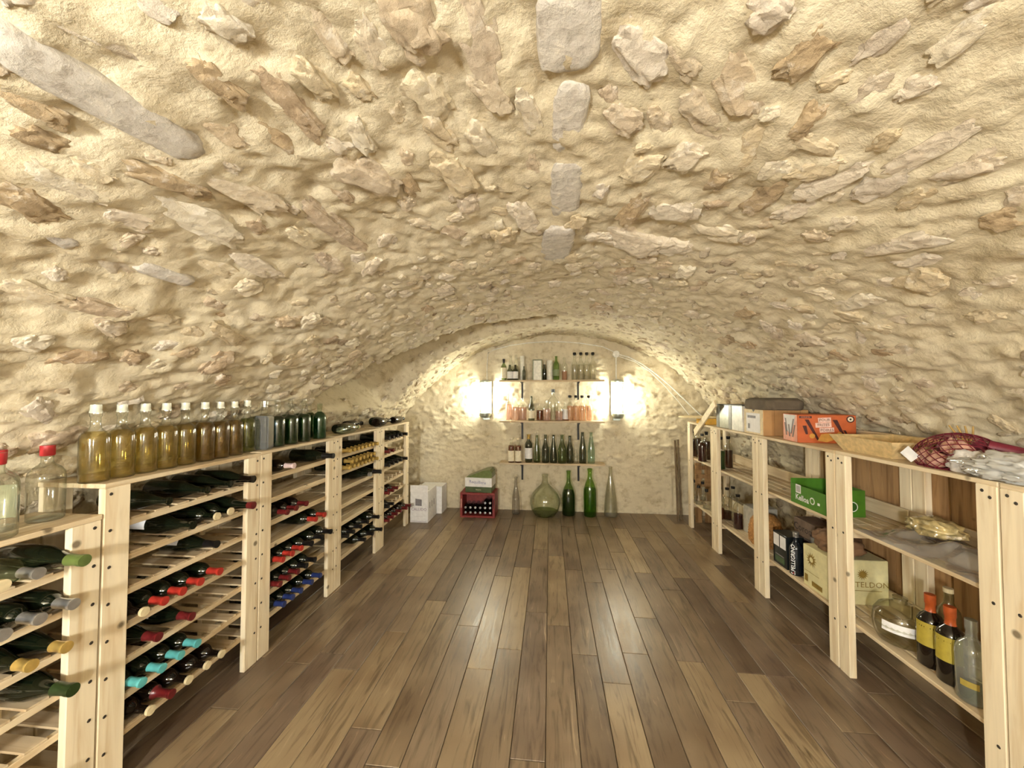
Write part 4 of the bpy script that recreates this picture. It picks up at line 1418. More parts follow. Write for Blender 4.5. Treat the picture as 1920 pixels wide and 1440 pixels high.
for k, yy in enumerate((-0.10, -0.02, 0.06)):
    patch('side_print', INKG, r_, (sx / 2 + 0.0008, yy, 0.19), (0, 1, 0), (0, 0, 1), rect(0.018, 0.07))
r2, *_ = carton('wine_carton', (-1.66, 4.635, 0), (-1.36, 4.86, 0.34), PAPER, 'second white carton tucked between the printed one and the end wall')

# red crate with bottles
cr = empty('bottle_crate', (-0.885, 4.66, 0))
tag(cr, 'red plastic bottle crate lying with its open side to the room', 'crate')
CRED = plain('crate_red', (128, 42, 40), 0.5)
W2, D2, H2, T = 0.215, 0.13, 0.30, 0.022
boxo('bottom_panel', CRED, cr, (-W2, -D2, 0), (W2, D2, T))
boxo('top_panel', CRED, cr, (-W2, -D2, H2 - T), (W2, D2, H2))
boxo('back_panel', CRED, cr, (-W2, D2 - T, T), (W2, D2, H2 - T))
for s_ in (-1, 1):
    xa, xb = sorted((s_ * W2, s_ * (W2 - 0.03)))
    boxo('side_panel', CRED, cr, (xa, -D2, T), (xb, D2, H2 - T))
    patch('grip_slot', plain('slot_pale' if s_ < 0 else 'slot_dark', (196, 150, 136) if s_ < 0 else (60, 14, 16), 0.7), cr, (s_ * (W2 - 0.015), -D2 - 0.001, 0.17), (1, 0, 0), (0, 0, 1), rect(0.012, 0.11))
for rowi, z in enumerate((0.055, 0.115, 0.175)):
    for k in range(6):
        if rowi == 2 and k < 4:
            continue
        x = -0.152 + k * 0.061
        mw = Matrix.Translation((-0.885 + x, 4.66 + 0.105, z)) @ Matrix.Rotation(PI / 2, 4, 'X') @ Matrix.Diagonal((0.75, 0.75, 0.72, 1))
        bottle('bordeaux', DKBROWN, mw, 'small silver-capped bottle in the %s row of the red crate' % ('bottom', 'middle', 'top')[rowi], 'bottle', 'crate bottles', cap=(0.286, SILVER), name='beer_bottle')
# champagne box on the crate
cbx = empty('gift_carton', (-0.87, 4.665, H2), -0.06)
tag(cbx, 'dark green carton with lifted lid and white paper band on the red crate', 'carton')
GCARD = plain('card_green', (70, 84, 48), 0.4)
boxo('box_body', GCARD, cbx, (-0.165, -0.115, 0), (0.165, 0.115, 0.175), 0.003)
o = link('paper_band', bm_mesh('band', (lambda bm: (box_bm(bm, (-0.168, -0.119, 0.07), (0.168, 0.119, 0.178)), bm)[-1])(bmesh.new())), PAPER, cbx)
text('Requillere', 0.052, plain('ink_pen', (128, 130, 170), 0.6), cbx, (-0.01, -0.1205, 0.125), (1, 0, -0.06), (0.06, 0, 1), 'handwriting')
text('Reserve', 0.02, PAPER2, cbx, (0.0, -0.1165, 0.035), (1, 0, 0), (0, 0, 1))
bm = bmesh.new()
prof_ = [(-0.165, 0.178), (0.165, 0.178), (0.165, 0.245), (0.135, 0.275), (0.06, 0.265)]
fr_ = [bm.verts.new((x, -0.10, z)) for x, z in prof_]
bk_ = [bm.verts.new((x, 0.11, z)) for x, z in prof_]
bm.faces.new(fr_)
bm.faces.new(bk_[::-1])
for i in range(len(prof_)):
    j = (i + 1) % len(prof_)
    bm.faces.new((fr_[i], bk_[i], bk_[j], fr_[j]))
link('lifted_lid', bm_mesh('lid', bm), plain('card_green_light', (104, 116, 66), 0.3), cbx)

# ================================================================== STORE SHELVES (right)
XS, XB = 1.575, 1.995
ys_units = [(0.72, 1.495), (1.499, 2.258), (2.262, 3.040), (3.044, 3.808), (3.812, 4.500)]
TOPZ, MIDZ, LOWZ = 1.19, 0.785, 0.285
sh_names = ['pine store shelf unit holding dark yellow-labelled bottles and a plastic sheet', 'pine store shelf unit with the orange box and mineral water cartons', 'pine store shelf unit with the brown carton on top', 'pine store shelf unit next to the end wall with capped flasks', 'pine store shelf unit nearest the entrance, mostly out of view']
lab_u = [4, 0, 1, 2, 3]
for (ya, yb), li in zip(ys_units, lab_u):
    r_ = empty('store_shelf', ((XS + XB) / 2, (ya + yb) / 2, 0))
    tag(r_, sh_names[li], 'shelf', 'pine store shelves')
    W, hx = yb - ya, (XB - XS) / 2
    pw = 0.072
    for sy_ in (-1, 1):
        yc = sy_ * (W / 2 - pw / 2)
        po = boxo('post', PINE_Z, r_, (-hx, yc - pw / 2 + 0.001, 0), (-hx + 0.035, yc + pw / 2 - 0.001, TOPZ - 0.018), 0.003)
        boxo('post', PINE_Z, r_, (hx - 0.035, yc - pw / 2 + 0.001, 0), (hx, yc + pw / 2 - 0.001, TOPZ + 0.05), 0.003)
        for z in (TOPZ - 0.04, TOPZ - 0.06, MIDZ - 0.03, LOWZ - 0.03):
            o_ = link('screw', mesh_with(bm_screw, SCREW), None, po)
            o_.location = (-0.0177, 0.012 * (1 if z > TOPZ - 0.05 else -1), z)
            o_.rotation_euler = (0, -PI / 2, 0)
        for z in (MIDZ, LOWZ):
            boxo('side_rail', PINE_X, r_, (-hx + 0.036, yc - 0.012, z - 0.058), (hx - 0.036, yc + 0.012, z - 0.019), 0.002)
    for z, nm in ((TOPZ, 'top_slat'), (MIDZ, 'slat'), (LOWZ, 'slat')):
        nsl = 5
        x_a = -hx if z == TOPZ else -hx + 0.0352
        x_b = hx - 0.036
        p = (x_b - x_a) / nsl
        for k in range(nsl):
            boxo(nm, PINE_Y, r_, (x_a + k * p + 0.002, -W / 2 + 0.001, z - 0.018), (x_a + (k + 1) * p - (0.002 if z == TOPZ else 0.011), W / 2 - 0.001, z), 0.002)
        if nm == 'top_slat' and ya < 3.0:
            nb = 5
            for k in range(nb):
                bw = W / nb
                boxo('back_board', OLDWOOD, r_, (hx + 0.001 + 0.004 * (k % 2), -W / 2 + k * bw + 0.003, 0.10), (hx + 0.013 + 0.004 * (k % 2), -W / 2 + (k + 1) * bw - 0.003, TOPZ - 0.03), 0.001)
        boxo('back_rail', PINE_Y, r_, (hx - 0.0355 - 0.018, -W / 2 + 0.002, z + 0.002), (hx - 0.0357, W / 2 - 0.002, z + 0.085), 0.002)


def rloc(px, py, z, xmin=XS + 0.03, xmax=XB - 0.07):
    c = onp(px, py, 2, z)
    return min(max(c[0], xmin), xmax), c[1]


# --- far unit, middle level: dark bottles
for (px, x, kd, dm) in ((1300, 1.66, 'whisky', BRN), (1308, 1.74, 'whisky', BRN), (1317, 1.63, 'swing', DRD), (1325, 1.72, 'whisky', BRN)):
    c = onp(px, 860, 0, x)
    bottle(kd, CLEAR, (x, c[1], MIDZ), 'tall capped bottle of brown drink, end-wall store shelf', 'bottle', 'dark drinks on the far middle shelf', drink=(0.20, dm), cap=(0.27, BLACKC))
for (px, x, dm) in ((1352, 1.645, GRN), (1366, 1.74, BRN)):
    c = onp(px, 870, 0, x)
    bottle('whisky', CLEAR, (x, c[1], MIDZ), 'clear-necked bottle of blackish drink on the middle store shelf', 'bottle', 'blackish drinks on the middle shelf', drink=(0.17, dm), cap=(0.28, BLACKC), lab_turn=0)
# --- far unit, low level: flasks
for (px, x) in ((1303, 1.70), (1310, 1.64), (1318, 1.76), (1325, 1.66)):
    c = onp(px, 940, 0, x)
    bottle('flask', CLEAR, (x, c[1], LOWZ), 'clear glass flask with black cap on the far low shelf', 'bottle', 'capped clear flasks', cap=(0.179, BLACKC), drink=(0.03, NEUT), name='flask')
for (px, x, dm, z_) in ((1350, 1.66, WHI, 0.10), (1364, 1.72, BRN, 0.08), (1375, 1.80, NEUT, 0.05), (1384, 1.70, DRD, 0.13)):
    c = onp(px, 960, 0, x)
    bottle('whisky', CLEAR, (x, c[1], LOWZ), {'drink_whisky': 'clear bottle with reddish brown drink low down, on the low store shelf', 'drink_brown': 'clear bottle with brown drink beside the reddish one', 'drink_neutral': 'almost empty clear bottle with black cap at the back of the low shelf', 'drink_dark_red': 'bottle half full of dark red drink on the low store shelf'}[dm.name], 'bottle', cap=(0.286, BLACKC), drink=(z_, dm))
# wire crate / boards leaning at the far end
for k, (x, tilt) in enumerate(((1.60, 0.03), (1.66, 0.05))):
    o = link('leaning_board', box_mesh('lean%d' % k, 0.018, 0.03, 0.95, 0.002), plain('dark_board', (104, 86, 62), 0.7))
    o.location = (x - 0.10, 4.62 + 0.09 * k, 0.003)
    o.rotation_euler = (-0.12, tilt * 0.3, 0)
    tag(o, ('narrow weathered board leaning against the end wall beside the store shelf', 'second weathered board standing just behind the first in the corner')[k], 'board')
# pallet-like ladder piece behind flasks
pal = empty('slatted_panel', (1.86, 4.62, 0))
tag(pal, 'brown slatted wooden panel with square openings standing behind the flasks', 'panel')
for xx in (-0.16, -0.05, 0.06):
    boxo('upright', OLDWOOD, pal, (xx, 0, 0), (xx + 0.07, 0.02, 0.80))
for zz in (0.42, 0.52, 0.62, 0.74):
    boxo('crosspiece', OLDWOOD, pal, (-0.16, -0.015, zz), (0.13, 0.0, zz + 0.045))

# --- third unit low level: white-grey box, wicker basket, corona carton
r_, sx, sy, sz = carton('carton', (1.72, 3.41, LOWZ), (1.92, 3.57, LOWZ + 0.24), plain('card_grey', (176, 172, 160), 0.7), 'grey-white carton with open flap behind the basket')
bm = bmesh.new()
a_ = [bm.verts.new(p) for p in ((-0.11, -0.10, sz), (-0.11, 0.10, sz), (-0.19, 0.10, sz + 0.05), (-0.19, -0.10, sz + 0.05))]
bm.faces.new(a_)
link('flap', bm_mesh('flap', bm), MATS['card_grey'], r_)
bk = link('basket', lathe_mesh('basket', [(0, 0), (0.10, 0), (0.115, 0.03), (0.118, 0.12), (0.105, 0.19), (0.07, 0.235), (0.0, 0.25)], 20), plain('wicker', (178, 128, 70), 0.75, bump=0.8, scale=60, var=0.2))
bk.location = (1.74, 3.26, LOWZ)
tag(bk, 'domed honey-coloured wicker basket on the low shelf by the post', 'basket')
for k in range(6):
    link('wicker_hoop', tube_mesh('hoop', [((0.119 - 0.002 * abs(k - 2)) * math.cos(a), (0.119 - 0.002 * abs(k - 2)) * math.sin(a), 0.03 + 0.022 * k) for a in np.linspace(0, 2 * PI, 25)], 0.005, 6), MATS['wicker'], bk)
r_, sx, sy, sz = carton('beer_carton', (1.78, 2.745, LOWZ + 0.205), (1.93, 2.965, LOWZ + 0.325), plain('card_mauve', (120, 100, 84), 0.7), 'dull brown beer carton with dark lettering on the low shelf')
text('Corona', 0.07, INK, r_, (-sx / 2 - 0.001, 0.0, 0.06), (0, -1, 0), (0, 0, 1))
text('Corona', 0.07, INK, r_, (0.0, -sy / 2 - 0.001, 0.06), (1, 0, 0), (0, 0, 1))
cr2, *_ = carton('beer_carton', (1.775, 2.74, LOWZ), (1.935, 2.97, LOWZ + 0.2045), plain('card_plum', (70, 44, 44), 0.6), 'plum-coloured carton underneath the beer carton')
# --- mineral water
r_, sx, sy, sz = carton('water_carton', (1.630, 2.80, LOWZ), (1.745, 2.958, LOWZ + 0.225), plain('card_black', (26, 30, 30), 0.35), 'black carton with two white windows on the low shelf')
for k in (-1, 1):
    patch('white_window', PAPER, r_, (-sx / 2 - 0.001, 0.038 * k, 0.17), (0, -1, 0), (0, 0, 1), rect(0.066, 0.085))
patch('green_print', plain('print_green', (60, 84, 56), 0.5), r_, (-sx / 2 - 0.001, 0.0, 0.04), (0, -1, 0), (0, 0, 1), rect(0.11, 0.04))
patch('print_line', INKG, r_, (-sx / 2 - 0.0012, 0.0, 0.07), (0, -1, 0), (0, 0, 1), rect(0.10, 0.008))
BLKB = plain('bottle_black', (20, 26, 34), 0.2)
mw = Matrix.Translation((1.660, 2.748, LOWZ)) @ Matrix.Diagonal((1.0, 1.0, 0.92, 1))
b_ = bottle('whisky', BLKB, mw, 'slim black bottle with white vertical lettering and silver cap', 'bottle', cap=(0.27, SILVER))
text('S.PELLEGRINO', 0.034, PAPER, b_, (-0.0400 * math.cos(0.6), -0.0400 * math.sin(0.6), 0.115), (0, 0, 1), (-math.sin(0.6), math.cos(0.6), 0), bold=0.0006)
patch('red_star', RED, b_, (-0.0405 * math.cos(0.6), -0.0405 * math.sin(0.6), 0.018), (math.sin(0.6), -math.cos(0.6), 0), (0, 0, 1), sunburst(0.008, 5, 0.4))
mw = Matrix.Translation((1.730, 2.685, LOWZ)) @ Matrix.Diagonal((1.0, 1.0, 0.88, 1))
bottle('whisky', BLKB, mw, 'slim black bottle with plain white collar label behind the lettered one', 'bottle', cap=(0.27, SILVER), lab=(0.17, 0.20, 240, PAPER), lab_turn=PI + 0.7)
# cream carton with sun emblem
CREAM = plain('card_cream', (214, 206, 160), 0.6, var=0.04)
r_, sx, sy, sz = carton('water_carton', (1.630, 2.385, LOWZ), (1.935, 2.628, LOWZ + 0.255), CREAM, 'cream mineral water carton with brown sun emblem on the low shelf')
GLD = plain('print_gold', (142, 116, 50), 0.5)
patch('sun_emblem', GLD, r_, (-sx / 2 - 0.001, 0.045, 0.178), (0, -1, 0), (0, 0, 1), sunburst(0.048, 14, 0.5))
patch('sun_face', CREAM, r_, (-sx / 2 - 0.0016, 0.045, 0.178), (0, -1, 0), (0, 0, 1), disc(0.016))
patch('sun_emblem', GLD, r_, (0.015, -sy / 2 - 0.001, 0.175), (1, 0, 0), (0, 0, 1), sunburst(0.032, 14, 0.55))
text('CHATELDON', 0.044, GLD, r_, (0.015, -sy / 2 - 0.001, 0.115), (1, 0, 0), (0, 0, 1), squeeze=1.05)
patch('print_line', GLD, r_, (0.015, -sy / 2 - 0.001, 0.082), (1, 0, 0), (0, 0, 1), rect(0.20, 0.003))
patch('print_block', GLD, r_, (-sx / 2 - 0.001, 0.095, 0.05), (0, -1, 0), (0, 0, 1), rect(0.03, 0.045))
patch('print_block', GLD, r_, (-sx / 2 - 0.001, 0.0, 0.035), (0, -1, 0), (0, 0, 1), rect(0.09, 0.03))
patch('print_line', GLD, r_, (-sx / 2 - 0.001, 0.045, 0.095), (0, -1, 0), (0, 0, 1), rect(0.13, 0.003))


def lumpy(name, mat, sx, sy, sz, amp, seed, freq=3.0, flat=0.0, sub=4, parent=None, power=1.0):
    bm = bmesh.new()
    bmesh.ops.create_icosphere(bm, subdivisions=sub, radius=1.0)
    off = Vector((seed * 3.7, seed * 1.9, seed))
    for v in bm.verts:
        p = v.co.copy()
        q = Vector([math.copysign(abs(c) ** power, c) for c in p])
        d = 1 + amp * mnoise.noise(p * freq + off) + amp * 0.6 * mnoise.noise(p * freq * 2.3 + off) + amp * 0.5 * abs(mnoise.noise(p * freq * 4.1 + off))
        q = q * d
        if q.z < -0.72:
            q.z = -0.72
        v.co = Vector((q.x * sx, q.y * sy, (q.z + 0.72) * sz))
    return link(name, bm_mesh(name, bm, True), mat, parent)


bag = lumpy('paper_bag', plain('paper_brown', (124, 92, 64), 0.8, bump=0.5, scale=14), 0.10, 0.13, 0.075, 0.30, 4, 2.2)
bag.location = (1.76, 2.52, LOWZ + 0.2555)
tag(bag, 'crumpled brown paper bag lying on the cream carton', 'bag')

# --- near unit low level
bottle('jug', glass('jug_glass', (0.86, 0.86, 0.78), (0.50, 0.50, 0.40)), (1.715, 2.055, LOWZ), 'bulbous clear glass jug with white sticker on the low shelf', 'jug', name='glass_jug', lab=(0.075, 0.12, 80, PAPER), lab_turn=PI + 0.9)
bottle('whisky', CLEARG, (1.86, 1.98, LOWZ), 'pale greenish clear bottle behind the jug', 'bottle', drink=(0.06, liquid('drink_pale_green', (0.6, 0.75, 0.45), (120, 150, 80), 0.3)), cap=(0.287, CORK))
YLAB = plain('label_ochre', (176, 158, 60), 0.6)
ORC = plain('wax_orange', (172, 80, 34), 0.4)
bottle('gin', DKBROWN, Matrix.Translation((1.705, 1.895, LOWZ)) @ Matrix.Diagonal((1.02, 1.02, 1.2, 1)), 'dark bottle with mottled yellow label and orange wax top behind another', 'bottle', lab=(0.08, 0.165, 130, YLAB), lab_turn=PI + 0.75, cap=(0.2, ORC))
bottle('gin', DKBROWN, Matrix.Translation((1.690, 1.795, LOWZ)) @ Matrix.Diagonal((1.02, 1.02, 1.2, 1)), 'dark bottle with plain ochre label and orange wax top near the greenish bottle', 'bottle', lab=(0.08, 0.165, 110, YLAB), lab_turn=PI + 0.6, cap=(0.2, ORC))
bottle('gin', glass('milky_green_glass', (0.66, 0.72, 0.60), (0.34, 0.40, 0.28), haze=0.18), Matrix.Translation((1.670, 1.695, LOWZ)) @ Matrix.Diagonal((1.05, 1.05, 1.22, 1)), 'milky greenish bottle with small gold print beside the front post', 'bottle', drink=(0.05, liquid('drink_moss', (0.4, 0.55, 0.2), (90, 116, 46), 0.4)), lab=(0.055, 0.075, 60, plain('label_gold_print', (170, 150, 70), 0.5)), lab_turn=PI + 0.6)

# --- middle level: green boxes, plastic sheet and wrapped bundle
GBOX = plain('box_green', (72, 122, 30), 0.5, var=0.05)


def green_box(ya, yb, label, words, cut):
    r = empty('green_box', (1.72, (ya + yb) / 2, MIDZ))
    tag(r, label, 'box')
    sx, sy, sz = 0.21, yb - ya, 0.155
    T_ = 0.004
    boxo('bottom', GBOX, r, (-sx / 2, -sy / 2, 0), (sx / 2, sy / 2, T_), 0)
    boxo('back_side', GBOX, r, (sx / 2 - T_, -sy / 2, T_), (sx / 2, sy / 2, sz), 0)
    boxo('end_side', GBOX, r, (-sx / 2, sy / 2 - T_, T_), (sx / 2 - T_, sy / 2, sz), 0)
    # aisle side
    boxo('front_side', GBOX, r, (-sx / 2, -sy / 2, T_), (-sx / 2 + T_, sy / 2 - T_, sz if not cut else sz * 0.8), 0)
    # near side, cut low
    bm = bmesh.new()
    pts = [(-sx / 2, T_), (sx / 2, T_), (sx / 2, sz), (sx / 2 - 0.07, sz), (sx / 2 - 0.09, sz * 0.6), (-sx / 2 + 0.05, sz * 0.55), (-sx / 2, sz * 0.85)] if cut else [(-sx / 2, T_), (sx / 2, T_), (sx / 2, sz), (-sx / 2, sz)]
    A_ = [bm.verts.new((x, -sy / 2 - 0.001, z)) for x, z in pts]
    B_ = [bm.verts.new((x, -sy / 2 - 0.001 + T_, z)) for x, z in pts]
    bm.faces.new(A_)
    bm.faces.new(B_[::-1])
    for i in range(len(pts)):
        j = (i + 1) % len(pts)
        bm.faces.new((A_[i], B_[i], B_[j], A_[j]))
    link('near_side', bm_mesh('near_side', bm), GBOX, r)
    if not cut:
        boxo('lid', GBOX, r, (-sx / 2, -sy / 2, sz), (sx / 2, sy / 2, sz + T_), 0)
    return r, sx, sy, sz


r_, sx, sy, sz = green_box(2.39, 2.715, 'green food box with white lettering and barcode on the middle shelf', 'Kellou', True)
fx = -sx / 2 - 0.001
PWH = PAPER
patch('barcode_panel', PWH, r_, (fx, 0.085, 0.10), (0, -1, 0), (0, 0, 1), rect(0.05, 0.055))
for k in range(6):
    patch('barcode_bar', INK, r_, (fx - 0.0006, 0.100 - 0.006 * k, 0.10), (0, -1, 0), (0, 0, 1), rect(0.0025, 0.04))
text('Kelloa', 0.05, PWH, r_, (fx, 0.05, 0.045), (0, -1, 0), (0, 0, 1), bold=0.001)
patch('ring_print', PWH, r_, (fx, -0.045, 0.055), (0, -1, 0), (0, 0, 1), disc(0.022))
patch('ring_center', GBOX, r_, (fx - 0.0006, -0.045, 0.055), (0, -1, 0), (0, 0, 1), disc(0.015))
patch('small_mark', PWH, r_, (fx, -0.10, 0.05), (0, -1, 0), (0, 0, 1), rect(0.02, 0.015))
patch('ring_print', PWH, r_, (0.035, -sy / 2 - 0.0016, 0.06), (1, 0, 0), (0, 0, 1), disc(0.030))
patch('ring_center', plain('print_dark_green', (40, 84, 24), 0.5), r_, (0.035, -sy / 2 - 0.0022, 0.06), (1, 0, 0), (0, 0, 1), disc(0.025))
patch('swoosh', PWH, r_, (0.0, -sy / 2 - 0.0016, 0.045), (1, 0, 0), (0, 0, 1), [(-0.07, -0.018), (-0.02, -0.012), (0.01, 0.012), (0.0, 0.014), (-0.03, -0.002), (-0.07, -0.008)])

# plastic sheet lying on the middle shelf, draped over the front edge
n, m = 40, 30
U, V = np.meshgrid(np.linspace(0, 1, n), np.linspace(0, 1, m), indexing='ij')
X = 1.60 + 0.335 * V
Y = 1.60 + 0.57 * U - 0.05 * V
Z = MIDZ + 0.004 + 0.05 * np.clip(0.5 + fbm(U * 2.2, V * 2.0, 5, 3), 0, 1) * np.sin(PI * np.clip(V, 0, 1)) ** 0.6 + 0.030 * np.exp(-((U - 0.35) ** 2 + (V - 0.5) ** 2) * 9)
sheet = link('plastic_sheet', grid_mesh('sheet', np.stack([X, Y, Z], -1)), glass('lilac_film', (0.72, 0.66, 0.66), (0.46, 0.40, 0.42), gloss=1.2, haze=0.30))
tag(sheet, 'crumpled translucent lilac plastic sheet on the middle shelf', 'plastic sheet')
bun = lumpy('wrapped_bundle', plain('straw_film', (168, 150, 104), 0.12, spec=0.8, coat=0.6, var=0.35, scale=26, bump=0.7), 0.065, 0.10, 0.045, 0.28, 9, 2.4)
bun.location = (1.80, 1.97, MIDZ + 0.055)
bun.rotation_euler = (0, 0, 0.3)
tag(bun, 'straw-coloured bundle in glossy clear film on the plastic sheet', 'bundle')

# --- on top of the store shelves
# orange box, its long face towards the entrance
r_, sx, sy, sz = carton('potato_box', (1.609, 2.578, TOPZ), (1.929, 2.778, TOPZ + 0.180), plain('box_orange', (186, 90, 42), 0.55, var=0.04), 'orange printed potato box on top of the store shelf', 'box', -0.15)
KX, KY = sx / 0.385, sy / 0.15
fy = -sy / 2 - 0.0012
ORL = plain('print_salmon', (222, 150, 122), 0.5)
fx = -sx / 2 - 0.0012
patch('pale_end_print', ORL, r_, (fx, 0, sz / 2), (0, -1, 0), (0, 0, 1), rect(sy * 0.98, sz * 0.98))
patch('white_print', PAPER, r_, (fx - 0.0006, 0, 0), (0, -1, 0), (0, 0, 1), [(KY * u, v) for u, v in ((-0.066, 0.175), (-0.05, 0.09), (-0.012, 0.055), (0.012, 0.055), (0.045, 0.12), (0.060, 0.175))])
for x0, x1, zt, zb in ((-0.045, -0.030, 0.15, 0.06), (-0.052, -0.036, 0.12, 0.035), (-0.010, -0.002, 0.11, 0.03), (0.040, 0.014, 0.15, 0.05), (0.052, 0.030, 0.11, 0.03)):
    patch('dark_stroke', plain('print_maroon', (70, 26, 22), 0.5), r_, (fx - 0.0012, 0, 0), (0, -1, 0), (0, 0, 1), [(KY * u, v) for u, v in ((x1 - 0.006, zb), (x1 + 0.006, zb), (x0 + 0.007, zt), (x0 - 0.007, zt))])
MRN = MATS['print_maroon']
for a_, b_2, w2 in (((-0.13, 0.15), (-0.055, 0.02), 0.016), ((-0.145, 0.11), (-0.13, 0.055), 0.014), ((0.055, 0.15), (0.11, 0.05), 0.018), ((0.115, 0.085), (0.135, 0.05), 0.010)):
    d_ = Vector((b_2[0] - a_[0], b_2[1] - a_[1])).normalized()
    n_ = Vector((-d_.y, d_.x)) * w2
    patch('dark_stroke', MRN, r_, (0, fy, 0), (1, 0, 0), (0, 0, 1), [(KX * u, v) for u, v in ((a_[0] - n_.x, a_[1]), (b_2[0] - n_.x * 0.6, b_2[1]), (b_2[0] + n_.x * 0.6, b_2[1]), (a_[0] + n_.x, a_[1]))])
PNKL = plain('label_pink', (226, 190, 176), 0.6)
for wd_, (lx, lz), lw in (('POUR', (-0.012, 0.148), 0.085), ('FRITES', (-0.020, 0.116), 0.105), ('POIRES', (0.002, 0.084), 0.095)):
    patch('text_strip', PNKL, r_, (lx * KX, fy - 0.0005, lz), (1, 0, 0.06), (-0.06, 0, 1), rect(lw * KX, 0.030))
    text(wd_, 0.023, MRN, r_, (lx * KX, fy - 0.0012, lz), (1, 0, 0.06), (-0.06, 0, 1))
patch('brand_strip', MRN, r_, (-0.138 * KX, fy - 0.0005, 0.165), (1, 0, 0), (0, 0, 1), rect(0.07, 0.014))
text('HORIZON', 0.011, ORL, r_, (-0.138 * KX, fy - 0.0012, 0.165), (1, 0, 0), (0, 0, 1))
patch('round_seal', MRN, r_, (0.155 * KX, fy - 0.0005, 0.155), (1, 0, 0), (0, 0, 1), disc(0.022))
patch('seal_center', PAPER2, r_, (0.155 * KX, fy - 0.0010, 0.155), (1, 0, 0), (0, 0, 1), disc(0.015))
patch('seal_dot', INK, r_, (0.155 * KX, fy - 0.0015, 0.155), (1, 0, 0), (0, 0, 1), disc(0.006))
patch('potato_print', plain('print_potato', (206, 152, 70), 0.6), r_, (0.0 * KX, fy - 0.0005, 0.035), (1, 0, 0), (0, 0, 1), [(-0.05, -0.02), (0.0, -0.028), (0.04, -0.012), (0.052, 0.014), (0.02, 0.03), (-0.03, 0.022)])
patch('potato_print', MATS['print_potato'], r_, (-0.095 * KX, fy - 0.0005, 0.045), (1, 0, 0), (0, 0, 1), disc(0.016))
patch('potato_print', MATS['print_potato'], r_, (0.085 * KX, fy - 0.0005, 0.06), (1, 0, 0), (0, 0, 1), disc(0.014))

# brown carton with label on its aisle side and a dark slab on top
r_, sx, sy, sz = carton('carton', (1.600, 3.00, TOPZ), (1.920, 3.275, TOPZ + 0.195), CARD, 'brown cardboard carton with shipping label on top of the store shelf')
boxo('face_panel', plain('card_pale', (214, 196, 158), 0.7), r_, (-sx / 2 - 0.002, -sy / 2 + 0.002, 0.002), (-sx / 2, sy / 2 - 0.002, sz - 0.002), 0)
patch('shipping_label', PAPER, r_, (-sx / 2 - 0.003, 0.0, 0.09), (0, -1, 0), (0, 0, 1), rect(0.20, 0.15))
patch('label_print', INKG, r_, (-sx / 2 - 0.0036, 0.02, 0.135), (0, -1, 0), (0, 0, 1), rect(0.12, 0.02))
patch('label_print', INKG, r_, (-sx / 2 - 0.0036, 0.06, 0.06), (0, -1, 0), (0, 0, 1), rect(0.03, 0.04))
patch('notch', INK, r_, (-sx / 2 - 0.0036, -0.01, sz - 0.012), (0, -1, 0), (0, 0, 1), [(-0.02, 0.01), (0.02, 0.01), (0.0, -0.012)])
for k in range(3):
    patch('fold_line', plain('card_dark', (140, 100, 58), 0.8), r_, (-0.08 + k * 0.09, -sy / 2 - 0.001, 0.10), (1, 0, 0), (0, 0, 1), rect(0.003, 0.19))
slab = lumpy('foam_pad', plain('foam_grey', (98, 86, 70), 0.9, bump=0.3, scale=20), 0.135, 0.20, 0.052, 0.06, 13, 2.0, power=0.45)
slab.location = (1.715, 3.09, TOPZ + 0.1955)
tag(slab, 'thick dark grey-brown pad lying on the brown carton', 'pad')

# framed mirror-like sheets (aluminium and glass) between carton and far post
for k, (x, ya, yb, h_, mat, lb) in enumerate((
    (1.605, 3.56, 3.80, 0.215, plain('sheet_aluminium', (176, 180, 176), 0.22, 0.85), 'shiny metal-faced box standing on the store shelf beside the brown carton'),
    (1.60, 3.31, 3.545, 0.215, plain('sheet_white', (226, 224, 214), 0.35), 'white panel box standing next to the shiny metal one'))):
    r_, sx, sy, sz = carton('panel_box', (x, ya, TOPZ), (x + 0.22, yb, TOPZ + h_), mat, lb, 'box')
    boxo('top_edge', IRON, r_, (-sx / 2 - 0.002, -sy / 2 - 0.002, sz), (sx / 2 + 0.002, sy / 2 + 0.002, sz + 0.006), 0)
    boxo('corner_strip', plain('strip_grey', (120, 120, 112), 0.4), r_, (-sx / 2 - 0.004, sy / 2 - 0.05, 0.002), (-sx / 2, sy / 2, sz - 0.002), 0)
pl = link('plank_offcut', box_mesh('offcut', 0.016, 0.07, 0.62, 0.002), plain('pale_board', (222, 204, 168), 0.6))
pl.location = (1.564, 4.25, 1.085)
pl.rotation_euler = (1.0, 0, 0)
tag(pl, 'pale board leaning diagonally against the shelf top near the end wall', 'board')
rd = link('round_board', lathe_mesh('round_board', [(0, 0), (0.19, 0), (0.195, 0.006), (0.19, 0.012), (0, 0.012)], 32), plain('pale_board2', (224, 206, 166), 0.6))
rd.location = (1.60, 4.25, TOPZ + 0.0605)
tag(rd, 'thin round pale wooden board lying on the last store shelf', 'board')
yb_ = boxo('sponge_block', plain('sponge_yellow', (226, 178, 76), 0.8), None, (1.60, 4.05, TOPZ), (1.78, 4.30, TOPZ + 0.060), 0.004)
tag(yb_, 'flat yellow block under the round board', 'block')

